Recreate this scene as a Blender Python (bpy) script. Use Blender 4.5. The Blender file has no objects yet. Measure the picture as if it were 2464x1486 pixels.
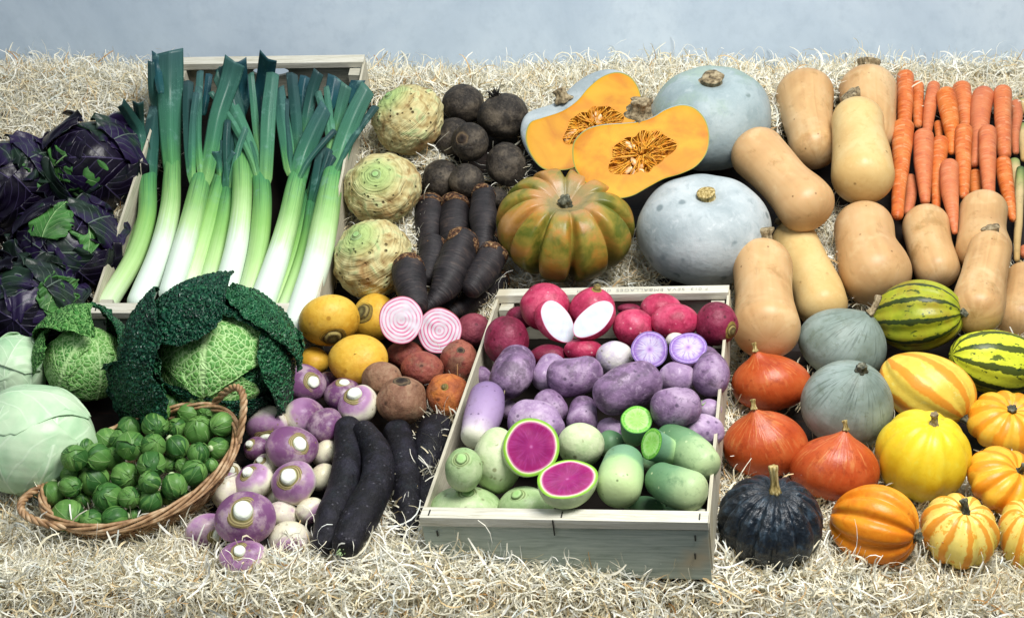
import bpy, math, random
import numpy as np
from mathutils import Vector, Matrix

# ------------------------------------------------------------------ camera, world, lights, exposure
SC = bpy.context.scene
C = SC.collection
F, CX, CY = 3500.0, 1232.0, 743.0          # focal length and centre in pixels of a 2464 px wide frame
PITCH = math.radians(24)
CAM = np.array([0.0, 0.0, 2.0])
RIGHT = np.array([1.0, 0, 0])
UP = np.array([0, math.sin(PITCH), math.cos(PITCH)])
BACK = np.array([0, -math.cos(PITCH), math.sin(PITCH)])
RC = np.stack([RIGHT, UP, BACK], axis=1)    # camera -> world rotation

def cv(u, v, n):                            # direction given as right, up, towards the viewer
    return RC @ np.array([u, v, n], float)
def cw(u, v, w):                            # point given as right, up, distance along the view axis
    return CAM + RC @ np.array([u, v, -w], float)
def ray(X, Y):
    return RC @ np.array([(X - CX) / F, (CY - Y) / F, -1.0])
def proj(p):
    q = RC.T @ (np.asarray(p) - CAM)
    return CX + F * q[0] / -q[2], CY - F * q[1] / -q[2], -q[2]

cam = bpy.data.cameras.new('camera'); camo = bpy.data.objects.new('camera', cam); C.objects.link(camo)
cam.sensor_width = 36; cam.lens = 36 * F / 2464; cam.clip_end = 100
camo.matrix_world = Matrix([[*RC[0], CAM[0]], [*RC[1], CAM[1]], [*RC[2], CAM[2]], [0, 0, 0, 1]])
SC.camera = camo

wd = bpy.data.worlds.new('World'); SC.world = wd; wd.use_nodes = True
bg = wd.node_tree.nodes['Background']
bg.inputs[0].default_value = (0.72, 0.84, 1.0, 1); bg.inputs[1].default_value = 0.18

def area_light(name, pos, target, size, power, col, sy=None):
    l = bpy.data.lights.new(name, 'AREA'); l.energy = power; l.color = col
    l.shape = 'RECTANGLE'; l.size = size; l.size_y = sy or size
    o = bpy.data.objects.new(name, l); C.objects.link(o)
    o.location = pos
    o.rotation_euler = (Vector(target) - Vector(pos)).to_track_quat('-Z', 'Y').to_euler()
    return o
area_light('softbox_key', cw(0.62, 1.55, 0.85), cw(0.20, 0.0, 2.5), 1.1, 92, (1.0, 0.985, 0.96), 1.0)
area_light('softbox_fill', cw(-1.1, 0.7, 0.3), cw(0.0, -0.15, 2.2), 0.8, 9, (0.88, 0.95, 1.0), 1.1)

SC.view_settings.view_transform = 'Standard'; SC.view_settings.look = 'None'
SC.view_settings.exposure = 0.0; SC.view_settings.gamma = 1.0
SC.view_settings.use_curve_mapping = False
SC.render.engine = 'CYCLES'
SC.cycles.use_denoising = True
SC.cycles.max_bounces = 6
SC.cycles.diffuse_bounces = 3

# ------------------------------------------------------------------ zoom frames the positions were read in
ZN = {'F': (0, 0, 1), 'Z0': (0, 240.6, .4046), 'Z1': (0, 90.2, .4453), 'Z2': (240.6, 90.2, .4453), 'Z3': (782, 150.4, .4048),
      'Z4': (1173, 120.3, .4049), 'Z5': (1744.5, 120.3, .4858), 'B1': (0, 601.6, .4858),
      'B2': (421.1, 691.8, .4858), 'B3': (992.6, 661.7, .5263), 'B4': (1684.4, 661.7, .5264)}
def zc(z, x, y):
    a, b, s = ZN[z]; return a + x * s, b + y * s

# ------------------------------------------------------------------ mesh helpers
class MB:
    def __init__(s): s.v = []; s.f = []; s.uv = []; s.n = 0; s.m = []
    def grid(s, P, wrap=True, flip=False, U=None, V=None, mi=0):
        n, m, _ = P.shape
        i = np.arange(n - 1)[:, None]; j = np.arange(m if wrap else m - 1)[None, :]
        j2 = (j + 1) % m
        a = i * m + j; b = (i + 1) * m + j; c = (i + 1) * m + j2; d = i * m + j2
        q = [a, b, c, d] if not flip else [a, d, c, b]
        fq = np.stack(q, -1).reshape(-1, 4) + s.n
        mm = m if wrap else m - 1
        ug = (np.arange(mm + 1) / mm) if U is None else U
        vg = (np.arange(n) / (n - 1)) if V is None else V
        u0 = np.broadcast_to(ug[:-1], (n - 1, mm)); u1 = np.broadcast_to(ug[1:], (n - 1, mm))
        v0 = np.broadcast_to(vg[:-1, None], (n - 1, mm)); v1 = np.broadcast_to(vg[1:, None], (n - 1, mm))
        ca, cb, cc, cd = np.stack([u0, v0], -1), np.stack([u0, v1], -1), np.stack([u1, v1], -1), np.stack([u1, v0], -1)
        uq = [ca, cb, cc, cd] if not flip else [ca, cd, cc, cb]
        s.v.append(P.reshape(-1, 3)); s.f.append(fq); s.uv.append(np.stack(uq, 2).reshape(-1, 4, 2))
        s.m.append(np.full(len(fq), mi)); s.n += n * m
        return s
    def box(s, x0, x1, y0, y1, z0, z1, mi=0, jit=0):
        p = np.array([[x0, y0, z0], [x1, y0, z0], [x1, y1, z0], [x0, y1, z0], [x0, y0, z1], [x1, y0, z1], [x1, y1, z1], [x0, y1, z1]], float)
        if jit: p = p + np.random.default_rng(s.n + 5).normal(0, jit, p.shape)
        f = np.array([[0, 3, 2, 1], [4, 5, 6, 7], [0, 1, 5, 4], [1, 2, 6, 5], [2, 3, 7, 6], [3, 0, 4, 7]]) + s.n
        s.v.append(p); s.f.append(f); s.uv.append(np.tile(np.array([[0, 0], [1, 0], [1, 1], [0, 1]], float), (6, 1, 1)))
        s.m.append(np.full(6, mi)); s.n += 8
        return s
    def raw(s, P, Q, UV, mi=0):
        s.v.append(P); s.f.append(Q + s.n); s.uv.append(UV); s.m.append(np.full(len(Q), mi)); s.n += len(P)
        return s
    def mesh(s, name, mats, smooth=True):
        v = np.concatenate(s.v).astype(np.float32); f = np.concatenate(s.f).astype(np.int32); uv = np.concatenate(s.uv).astype(np.float32)
        me = bpy.data.meshes.new(name)
        me.vertices.add(len(v)); me.vertices.foreach_set('co', v.ravel())
        me.loops.add(f.size); me.loops.foreach_set('vertex_index', f.ravel())
        me.polygons.add(len(f)); me.polygons.foreach_set('loop_start', np.arange(0, f.size, 4, dtype=np.int32))
        me.polygons.foreach_set('loop_total', np.full(len(f), 4, np.int32))
        me.polygons.foreach_set('material_index', np.concatenate(s.m).astype(np.int32))
        me.polygons.foreach_set('use_smooth', np.full(len(f), smooth))
        l = me.uv_layers.new(name='UVMap'); l.data.foreach_set('uv', uv.ravel())
        for m in (mats if isinstance(mats, (list, tuple)) else [mats]): me.materials.append(m)
        me.update(); me.validate()
        return me

def link(name, me, parent=None, M=None):
    o = bpy.data.objects.new(name, me); C.objects.link(o)
    if parent is not None: o.parent = parent
    if M is not None: o.matrix_local = M
    return o
def tag(o, label=None, cat=None, group=None, kind=None):
    if label: o['label'] = label
    if cat: o['category'] = cat
    if group: o['group'] = group
    if kind: o['kind'] = kind
    return o
def empty(name, loc, label, cat, group=None):
    o = bpy.data.objects.new(name, None); C.objects.link(o); o.location = loc; o.empty_display_size = .02
    return tag(o, label, cat, group)
def mat4(R, t):
    return Matrix([[*R[0], t[0]], [*R[1], t[1]], [*R[2], t[2]], [0, 0, 0, 1]])

def unit(v):
    v = np.asarray(v, float); return v / (np.linalg.norm(v) + 1e-12)
def frame(z, spin=0.0):
    z = unit(z); a = np.array([0, 0, 1.0]) if abs(z[2]) < .9 else np.array([1.0, 0, 0])
    x = unit(np.cross(a, z)); y = np.cross(z, x)
    c, s = math.cos(spin), math.sin(spin)
    return np.stack([c * x + s * y, -s * x + c * y, z], axis=1)

def snoise(P, scale, seed, octs=3):
    r = np.random.default_rng(seed); out = np.zeros(P.shape[:-1]); amp = 1; tot = 0
    for o in range(octs):
        acc = 0
        for k in range(5):
            d = r.normal(size=3); d /= np.linalg.norm(d)
            acc = acc + np.sin(P @ d * scale * r.uniform(.7, 1.4) * 3.1 + r.uniform(0, 6.28))
        out += amp * acc / 2.5; tot += amp; amp *= .5; scale *= 2.1
    return out / tot

def worley(U, V, nu, nv, seed):
    r = np.random.default_rng(seed); jx = r.uniform(0, 1, (nv + 3, nu + 3)); jy = r.uniform(0, 1, (nv + 3, nu + 3))
    x = U * nu; y = V * nv; ix = np.floor(x).astype(int); iy = np.floor(y).astype(int)
    f1 = np.full(x.shape, 9.0); f2 = np.full(x.shape, 9.0)
    for dy in (-1, 0, 1):
        for dx in (-1, 0, 1):
            cx = np.clip(ix + dx + 1, 0, nu + 2); cy = np.clip(iy + dy + 1, 0, nv + 2)
            d = np.hypot(ix + dx + jx[cy, cx] - x, iy + dy + jy[cy, cx] - y)
            f2 = np.where(d < f1, f1, np.minimum(f2, d)); f1 = np.minimum(f1, d)
    return f1, f2

def body_grid(sh, n=44, m=64, seed=0, neck=True):
    H = sh.get('H', 1.0); th = np.linspace(0, math.pi, n)[:, None]; ph = np.linspace(0, 2 * math.pi, m, endpoint=False)[None, :]
    s, c = np.sin(th), np.cos(th)
    rho = np.abs(s) ** sh.get('sq', 1.0) * np.ones_like(ph); z = H * np.sign(c) * np.abs(c) ** sh.get('sz', 1.0) * np.ones_like(ph)
    rho = rho * (1 + sh.get('egg', 0) * c)
    up = (c > 0)
    dw = sh.get('dw', .3)
    z = z - np.where(up, sh.get('dt', 0) * np.exp(-(rho / dw) ** 2), 0) + np.where(~up, sh.get('db', 0) * np.exp(-(rho / dw) ** 2), 0)
    if neck:
        z = z + np.where(up, sh.get('neck', 0) * np.exp(-(rho / sh.get('nw', .3)) ** 1.3), 0)
        z = z - np.where(~up, sh.get('tail', 0) * np.exp(-(rho / sh.get('tw', .15)) ** 1.3), 0)
    k = sh.get('ribs', 0)
    if k:
        r = random.Random(seed)
        p2 = ph + .10 * np.sin(ph + r.random() * 6) + .06 * np.sin(2 * ph + r.random() * 6)
        g = np.abs(np.cos(k * p2 / 2)) ** sh.get('sharp', 6)
        w = np.clip(rho / .35, 0, 1) * np.clip(.25 + s, 0, 1)
        f = 1 - sh.get('rd', .1) * g * w
        rho = rho * f; z = z * (1 - .6 * sh.get('rd', .1) * g * w)
    P = np.stack([rho * np.cos(ph), rho * np.sin(ph), z], -1)
    nz = sh.get('noise', .03)
    if nz: P = P * (1 + nz * snoise(P, sh.get('ns', .8), seed, sh.get('no', 2)))[..., None]
    b = sh.get('bump', 0)
    if b: P = P * (1 + b * snoise(P, sh.get('bs', 5), seed + 7, 2))[..., None]
    return P

def crom(P, k):
    P = np.asarray(P, float)
    if len(P) == 1: return P
    E = np.vstack([2 * P[0] - P[1], P, 2 * P[-1] - P[-2]]); out = []
    for i in range(1, len(E) - 2):
        t = np.linspace(0, 1, k, endpoint=False)[:, None]
        a, b, c2, d = E[i - 1], E[i], E[i + 1], E[i + 2]
        out.append(.5 * ((2 * b) + (-a + c2) * t + (2 * a - 5 * b + 4 * c2 - d) * t ** 2 + (-a + 3 * b - 3 * c2 + d) * t ** 3))
    out.append(E[-2][None]); return np.vstack(out)

def frames(P, ref=None):
    T = np.gradient(P, axis=0); T /= np.linalg.norm(T, axis=1)[:, None] + 1e-12
    a = np.asarray(ref if ref is not None else [0.13, 0.2, 1.0], float)
    A = np.zeros_like(P); a = a - T[0] * (a @ T[0])
    for i in range(len(P)):
        a = a - T[i] * (a @ T[i]); a = unit(a); A[i] = a
    return T, A, np.cross(T, A)

def tube_grid(P, R, m=32, cap0=1.0, cap1=1.0, k=8, rib=0, ribd=.1, nz=0, ns=8, seed=0, flat=None):
    """rounded tube through P (already dense) with radii R; caps extend by cap*R beyond the ends"""
    T, A, B = frames(P)
    rows = []; rr = []; cc = []
    for ang in np.linspace(0, math.pi / 2, k, endpoint=False):
        rows.append(0); cc.append(-T[0] * R[0] * cap0 * math.cos(ang)); rr.append(R[0] * math.sin(ang) ** .8 if ang else 0)
    for i in range(len(P)): rows.append(i); cc.append(T[i] * 0); rr.append(R[i])
    for ang in np.linspace(math.pi / 2, 0, k + 1)[1:]:
        rows.append(len(P) - 1); cc.append(T[-1] * R[-1] * cap1 * math.cos(ang)); rr.append(R[-1] * math.sin(ang) ** .8 if ang > 1e-6 else 0)
    rows = np.array(rows); ctr = P[rows] + np.array(cc); rr = np.array(rr)[:, None]
    ph = np.linspace(0, 2 * math.pi, m, endpoint=False)[None, :]
    r = rr * np.ones_like(ph)
    if rib: r = r * (1 - ribd * np.abs(np.cos(rib * ph / 2)) ** 4)
    G = ctr[:, None, :] + r[..., None] * (np.cos(ph)[..., None] * A[rows][:, None, :] + np.sin(ph)[..., None] * B[rows][:, None, :])
    if nz:
        d = G - ctr[:, None, :]; G = ctr[:, None, :] + d * (1 + nz * snoise(G, ns, seed, 3))[..., None]
    s = np.concatenate([[0], np.cumsum(np.linalg.norm(np.diff(ctr, axis=0), axis=1))]); V = s / s[-1]
    return G, V

# ------------------------------------------------------------------ node material helper
def L(h, k=1.0):
    h = h.lstrip('#'); o = []
    for i in (0, 2, 4):
        c = int(h[i:i + 2], 16) / 255; o.append(k * (c / 12.92 if c <= .04045 else ((c + .055) / 1.055) ** 2.4))
    return (*o, 1)
class Mt:
    def __init__(s, name, rough=.5, spec=.32):
        s.m = bpy.data.materials.new(name); s.m.use_nodes = True; s.t = s.m.node_tree; s.b = s.t.nodes['Principled BSDF']
        s.b.inputs['Roughness'].default_value = rough; s.b.inputs['Specular IOR Level'].default_value = spec; s._c = None; s._h = None
    def N(s, ty, **kw):
        n = s.t.nodes.new(ty)
        for k, v in kw.items(): setattr(n, k, v)
        return n
    def put(s, sock, v):
        if isinstance(v, bpy.types.NodeSocket): s.t.links.new(v, sock)
        elif v is not None: sock.default_value = v
    def co(s):
        if s._c is None:
            tc = s.N('ShaderNodeTexCoord'); oi = s.N('ShaderNodeObjectInfo'); a = s.N('ShaderNodeVectorMath', operation='ADD')
            mu = s.math('MULTIPLY', oi.outputs['Random'], 37.0)
            s.t.links.new(tc.outputs['Object'], a.inputs[0]); s.t.links.new(mu, a.inputs[1]); s._c = a.outputs[0]
        return s._c
    def obj(s): return s.N('ShaderNodeTexCoord').outputs['Object']
    def rnd(s): return s.N('ShaderNodeObjectInfo').outputs['Random']
    def math(s, op, a, b=None, c=None, clamp=False):
        n = s.N('ShaderNodeMath', operation=op); n.use_clamp = clamp
        s.put(n.inputs[0], a)
        if b is not None: s.put(n.inputs[1], b)
        if c is not None: s.put(n.inputs[2], c)
        return n.outputs[0]
    def scale(s, v, x, y, z):
        n = s.N('ShaderNodeVectorMath', operation='MULTIPLY'); s.put(n.inputs[0], v); n.inputs[1].default_value = (x, y, z); return n.outputs[0]
    def noise(s, sc, det=3, v=None, rough=.55, dist=0):
        n = s.N('ShaderNodeTexNoise'); s.put(n.inputs['Vector'], v if v is not None else s.co()); n.inputs['Scale'].default_value = sc
        n.inputs['Detail'].default_value = det; n.inputs['Roughness'].default_value = rough; n.inputs['Distortion'].default_value = dist; return n.outputs['Fac']
    def voro(s, sc, feat='F1', v=None, out='Distance'):
        n = s.N('ShaderNodeTexVoronoi', feature=feat); s.put(n.inputs['Vector'], v if v is not None else s.co()); n.inputs['Scale'].default_value = sc; return n.outputs[out]
    def uv(s):
        u = s.N('ShaderNodeUVMap'); u.uv_map = 'UVMap'; x = s.N('ShaderNodeSeparateXYZ'); s.t.links.new(u.outputs[0], x.inputs[0]); return x.outputs[0], x.outputs[1]
    def comb(s, x, y, z=0.0):
        n = s.N('ShaderNodeCombineXYZ'); s.put(n.inputs[0], x); s.put(n.inputs[1], y); s.put(n.inputs[2], z); return n.outputs[0]
    def ramp(s, f, stops, interp='LINEAR'):
        n = s.N('ShaderNodeValToRGB'); e = n.color_ramp.elements; n.color_ramp.interpolation = interp
        while len(e) < len(stops): e.new(.5)
        for el, (p, c) in zip(e, stops):
            el.position = p; el.color = L(c) if isinstance(c, str) else ((c, c, c, 1) if not isinstance(c, tuple) else c)
        s.put(n.inputs[0], f); return n.outputs[0]
    def step(s, f, a, b):
        n = s.N('ShaderNodeMapRange'); n.interpolation_type = 'SMOOTHSTEP'; s.put(n.inputs[0], f)
        n.inputs[1].default_value = a; n.inputs[2].default_value = b; return n.outputs[0]
    def mix(s, f, a, b, mode='MIX'):
        n = s.N('ShaderNodeMix', data_type='RGBA', blend_type=mode); s.put(n.inputs[0], f)
        for q, v in ((6, a), (7, b)):
            if isinstance(v, str): v = L(v)
            s.put(n.inputs[q], v)
        return n.outputs[2]
    def bump(s, h, st=.5, d=.002, prev=None):
        n = s.N('ShaderNodeBump'); n.inputs['Strength'].default_value = st; n.inputs['Distance'].default_value = d; s.put(n.inputs['Height'], h)
        if prev is not None: s.t.links.new(prev, n.inputs['Normal'])
        return n.outputs[0]
    def end(s, col, bump=None, rough=None, sss=0, ssr=.01):
        if isinstance(col, str): col = L(col)
        s.put(s.b.inputs['Base Color'], col)
        if bump is not None: s.t.links.new(bump, s.b.inputs['Normal'])
        if rough is not None: s.put(s.b.inputs['Roughness'], rough)
        if sss:
            s.b.inputs['Subsurface Weight'].default_value = sss; s.b.inputs['Subsurface Scale'].default_value = ssr
        return s.m
# ------------------------------------------------------------------ materials
MATS = {}
def skin(name, stops, sc=30, rough=.45, spots=None, spotsc=160, bump=.3, bsc=180, spotw=(.0, .12), streak=0, sss=0, spotf=.7, patch=None, patchsc=22, dist=.4, bd=.0025, fine=.75):
    """mottled vegetable skin: colour ramp over noise, optional dark spots, lengthwise streaks, soil patches"""
    m = Mt(name, rough); n = m.noise(sc, 4, dist=dist)
    if streak:
        u, v = m.uv(); n2 = m.noise(1, 3, m.comb(m.math('MULTIPLY', u, streak), m.math('MULTIPLY', v, 2.0), m.math('MULTIPLY', m.rnd(), 9.0)))
        n = m.math('MULTIPLY_ADD', n2, .5, m.math('MULTIPLY', n, .5))
    k = len(stops); col = m.ramp(n, [(.3 + .4 * i / max(1, k - 1), c) for i, c in enumerate(stops)])
    if patch:
        f = m.step(m.noise(patchsc, 5, rough=.65), patch[1], patch[1] + .12); col = m.mix(m.math('MULTIPLY', f, patch[2] if len(patch) > 2 else .8), col, patch[0])
    fn = m.noise(sc * 6, 5, rough=.7, dist=.5)
    col = m.mix(m.math('MULTIPLY', m.step(fn, .50, .72), fine), col, stops[0]); col = m.mix(m.math('MULTIPLY', m.step(fn, .48, .30), fine * .8), col, stops[-1])
    if spots:
        d = m.voro(spotsc * .42); n3 = m.noise(spotsc * .3, 2)
        f = m.math('MULTIPLY', m.step(d, spotw[1] * 2.2, spotw[1] * 1.0), m.step(n3, .46, .54)); col = m.mix(m.math('MULTIPLY', f, spotf), col, spots)
    hb = m.math('MULTIPLY_ADD', fn, .6, m.noise(bsc, 4))
    MATS[name] = m.end(col, m.bump(hb, bump * 1.5, bd * 1.3), rough=m.math('MULTIPLY_ADD', fn, .35, rough - .12), sss=sss); return MATS[name]

def grad(name, stops, nz=.12, rough=.45, nsc=22, streak=0, axis='v', spots=None, spotsc=170, bump=.25, bsc=160, sss=0, mott=.25, mottc='#6b5a3c', side=0, pale=None):
    """colour by position from crown (0) to root (1)"""
    m = Mt(name, rough); u, v = m.uv()
    nn = m.noise(nsc, 4, dist=.4)
    f = m.math('ADD', v, m.math('MULTIPLY', m.math('SUBTRACT', nn, .5), nz * 2))
    if side:
        lo = m.noise(9, 1); f = m.math('ADD', f, m.math('MULTIPLY', m.math('SUBTRACT', lo, .5), side * 2))
    if streak:
        n2 = m.noise(1, 2, m.comb(m.math('MULTIPLY', u, streak), v, m.math('MULTIPLY', m.rnd(), 9.0)))
        f = m.math('ADD', f, m.math('MULTIPLY', m.math('SUBTRACT', n2, .5), nz * 1.6))
    col = m.ramp(f, stops)
    if pale: col = m.mix(m.math('MULTIPLY', m.step(m.noise(30, 5, rough=.7), .44, .68), .65), col, pale)
    if mott: col = m.mix(m.math('MULTIPLY', m.step(m.noise(60, 5, rough=.7), .52, .72), mott), col, mottc)
    if spots:
        d = m.voro(spotsc * .55); f2 = m.math('MULTIPLY', m.step(d, .22, .10), m.step(m.noise(50, 2), .5, .58)); col = m.mix(m.math('MULTIPLY', f2, .7), col, spots)
    MATS[name] = m.end(col, m.bump(m.noise(bsc, 4), bump, .002), sss=sss); return MATS[name]

# --- setting
m = Mt('painted_wall', .85, .2); n = m.noise(1.6, 6, m.obj(), .65, .6); n2 = m.noise(26, 5, m.obj(), .7)
col = m.mix(m.math('MULTIPLY', m.step(n2, .45, .7), .35), m.ramp(n, [(.35, '#a9b9c8'), (.5, '#b8c7d4'), (.65, '#c8d5df')]), '#a4b4c2')
MATS['wall'] = m.end(col, m.bump(m.noise(60, 4, m.obj()), .15, .002))
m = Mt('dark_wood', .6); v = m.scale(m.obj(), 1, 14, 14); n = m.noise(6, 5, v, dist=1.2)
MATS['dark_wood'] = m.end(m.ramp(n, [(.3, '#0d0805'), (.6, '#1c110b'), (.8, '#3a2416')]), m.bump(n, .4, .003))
def wood(name, st, sx, sy, cols):
    m = Mt(name, .65, .3); o = m.obj(); v = m.scale(o, *st)
    n = m.noise(3.0, 6, v, .65, 1.0); n2 = m.noise(9, 3, o); fine = m.noise(16, 4, v, .6)
    c = m.ramp(n, [(.3, cols[0]), (.5, cols[1]), (.72, cols[2])])
    c = m.mix(m.step(n2, .58, .75), c, cols[3]); c = m.mix(m.math('MULTIPLY', m.step(fine, .55, .7), .35), c, cols[0])
    MATS[name] = m.end(c, m.bump(fine, .35, .0015)); return MATS[name]
wood('wood_x', (4, 60, 60), 0, 0, ['#8f8f80', '#b7b4a3', '#c9c6b6', '#a89e84'])
wood('wood_y', (60, 4, 60), 0, 0, ['#98937f', '#bdb7a2', '#cdc8b4', '#b3a98c'])
wood('wood_grey', (4, 60, 60), 0, 0, ['#8d988c', '#aab5aa', '#bfc6ba', '#beb398'])
wood('wood_rail', (4, 60, 60), 0, 0, ['#aaa691', '#cbc8b8', '#dad8cc', '#bdb59d'])
m = Mt('dark_liner', .9, .1); MATS['dark_liner'] = m.end('#171310')  # near-black colour standing in for the shade between the crate contents
m = Mt('ink', .8); MATS['ink'] = m.end('#8a8a86')
m = Mt('staple', .5); MATS['staple'] = m.end('#2c2c2a')

m = Mt('wood_wool', .6, .25); u, v = m.uv()
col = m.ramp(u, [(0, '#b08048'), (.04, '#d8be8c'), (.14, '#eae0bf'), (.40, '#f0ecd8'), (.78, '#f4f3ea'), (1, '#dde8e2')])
MATS['straw'] = m.end(col); tr = m.N('ShaderNodeBsdfTranslucent'); mx = m.N('ShaderNodeMixShader'); out = m.t.nodes['Material Output']
m.put(tr.inputs['Color'], col); mx.inputs[0].default_value = .12; m.t.links.new(m.b.outputs[0], mx.inputs[1]); m.t.links.new(tr.outputs[0], mx.inputs[2]); m.t.links.new(mx.outputs[0], out.inputs['Surface'])
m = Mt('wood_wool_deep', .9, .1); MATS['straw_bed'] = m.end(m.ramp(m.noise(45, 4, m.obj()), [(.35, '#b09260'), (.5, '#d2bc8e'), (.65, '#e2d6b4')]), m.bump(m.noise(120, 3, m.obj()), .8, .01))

# --- leaves
def leafmat(name, base, vein, deep, vs=70, rough=.5, vw=.08, tint=None, bump=.6, sidek=6.0, mid=.05, cell=True, edge=None, sidef=.6, vary=0):
    m = Mt(name, rough); u, v = m.uv(); x = m.math('ABSOLUTE', m.math('MULTIPLY_ADD', u, 2.0, -1.0))
    wob = m.math('MULTIPLY', m.math('SUBTRACT', m.noise(25, 2), .5), .35)
    midr = m.step(m.math('ADD', x, m.math('MULTIPLY', wob, .08)), mid * 1.1, mid * .4)
    f = m.math('FRACT', m.math('ADD', m.math('MULTIPLY', m.math('SUBTRACT', v, m.math('MULTIPLY', x, .62)), sidek), wob))
    side = m.math('MULTIPLY', m.step(m.math('ABSOLUTE', m.math('SUBTRACT', f, .5)), .07, .02), m.step(x, .95, .4))
    c = m.ramp(m.noise(22, 4), [(.3, deep), (.6, base)])
    if vary: c = m.mix(m.math('MULTIPLY', m.rnd(), vary), c, deep)
    if tint: c = m.mix(m.step(m.noise(13, 3, rough=.6), tint[1], tint[1] + .1), c, tint[0])
    if edge: c = m.mix(m.step(m.math('ADD', m.math('MAXIMUM', x, v), wob), edge[1], edge[1] + .12), c, edge[0])
    h = m.math('ADD', midr, m.math('MULTIPLY', side, .7))
    if cell:
        d = m.voro(vs, 'DISTANCE_TO_EDGE', m.mix(.012, m.co(), m.N('ShaderNodeTexNoise').outputs['Color']))
        net = m.step(d, vw, vw * .25); h2 = m.math('MULTIPLY', m.step(d, 0, .35), .9)
        c = m.mix(m.math('MULTIPLY', net, .85), c, vein); vm = m.math('MAXIMUM', midr, side)
        c = m.mix(m.math('MULTIPLY', vm, .9), c, vein)
        bp = m.bump(m.math('SUBTRACT', h2, vm), bump, .004)
    else:
        vm = m.math('MAXIMUM', midr, m.math('MULTIPLY', side, sidef)); c = m.mix(m.math('MULTIPLY', vm, .8), c, vein)
        bp = m.bump(m.math('ADD', vm, m.noise(60, 3)), bump, .002)
    MATS[name] = m.end(c, bp)
leafmat('savoy_inner', '#6fa552', '#b4d892', '#4a8a3e', vs=125, vw=.10, bump=.45, sidek=5.5, mid=.05)
leafmat('savoy_light', '#4a8a3c', '#86b86a', '#2c5f2a', vs=110, vw=.10, bump=.9, sidek=4.5)
leafmat('savoy_outer', '#1d5436', '#3f7d50', '#0c2c1c', vs=120, vw=.06, bump=1.0, sidek=4, mid=.035, rough=.3)
leafmat('savoy_dark', '#144030', '#2f6a48', '#071e16', vs=120, vw=.05, bump=1.0, sidek=4, mid=.03, rough=.28)
leafmat('purple_leaf', '#130c20', '#463d5e', '#06040c', rough=.33, cell=False, sidek=6, mid=.02, bump=.5, edge=('#1f3a20', 1.0))
leafmat('purple_green_leaf', '#223528', '#6d7d70', '#121a18', rough=.35, cell=False, sidek=5, mid=.02, bump=.5, tint=('#24193a', .45))
leafmat('ragged_green_leaf', '#4d8440', '#9abf80', '#25481f', rough=.5, cell=False, sidek=6, mid=.03, bump=.7, tint=('#3c6a34', .55))
leafmat('white_cabbage_leaf', '#c4dcb8', '#d6eacb', '#a6cea2', rough=.38, cell=False, sidek=4, mid=.02, bump=.2)
leafmat('sprout_leaf', '#6f9a4e', '#90b070', '#4a7836', rough=.42, cell=False, sidek=3, mid=.035, bump=.5, sidef=.35, vary=.5)
leafmat('sprout_dark', '#447436', '#709858', '#2a5424', rough=.42, cell=False, sidek=3, mid=.035, bump=.5, sidef=.35, vary=.5)

# --- leeks: V runs from root end to leaf tip
def leekmat(name, stops, rough=.36, tone=(.55, .9)):
    m = Mt(name, rough); u, v = m.uv()
    st = m.noise(1, 3, m.comb(m.math('MULTIPLY', u, 46.0), m.math('MULTIPLY', v, 1.2), m.math('MULTIPLY', m.rnd(), 9.0)))
    f = m.math('ADD', v, m.math('MULTIPLY', m.math('SUBTRACT', st, .5), .26))
    f = m.math('ADD', f, m.math('MULTIPLY', m.math('SUBTRACT', m.rnd(), .5), .12)); f = m.math('ADD', f, m.math('MULTIPLY', m.math('SUBTRACT', m.noise(20, 4), .5), .16))
    c = m.ramp(f, stops); fs = m.noise(1, 3, m.comb(m.math('MULTIPLY', u, 130.0), m.math('MULTIPLY', v, 2.0), 3.0)); dk = m.step(v, tone[0], tone[1]); c = m.mix(m.math('MULTIPLY', m.math('MULTIPLY', m.step(fs, .48, .60), .55), dk), c, '#0f3a30'); c = m.mix(m.math('MULTIPLY', m.math('MULTIPLY', m.step(m.noise(26, 5, rough=.7), .55, .70), .35), dk), c, '#7fa8a0')
    d = m.voro(330); c = m.mix(m.math('MULTIPLY', m.math('MULTIPLY', m.step(d, .2, .08), m.step(m.noise(30, 3), .56, .66)), .5), c, '#a8d8cc')
    MATS[name] = m.end(c, m.bump(st, .25, .0015))
leekmat('leek_shaft', [(0, '#dfeee0'), (.40, '#d8e8d4'), (.56, '#b4d494'), (.74, '#8ab86c'), (.92, '#6aa45e'), (1, '#4f9258')])
leekmat('leek_shaft_green', [(0, '#d9ebc9'), (.3, '#b5d691'), (.6, '#86b763'), (.88, '#5c9a58'), (1, '#458a58')])
leekmat('leek_leaf', [(0, '#88b86c'), (.14, '#5c9c5c'), (.3, '#457f60'), (.6, '#3c6d5e'), (1, '#3c5f60')], tone=(-.5, 0))
leekmat('leek_leaf_light', [(0, '#8cbc6c'), (.16, '#6aa266'), (.36, '#508a68'), (.7, '#467a66'), (1, '#456e62')], tone=(-.5, 0))
leekmat('leek_leaf_dark', [(0, '#6aa060'), (.14, '#3f7452'), (.3, '#326052'), (.6, '#2b504c'), (1, '#2e474a')], tone=(-.5, 0))

leekmat('leek_leaf_tip', [(0, '#1f5050'), (.5, '#22505a'), (1, '#2a4c58')], tone=(-.5, 0))
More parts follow.
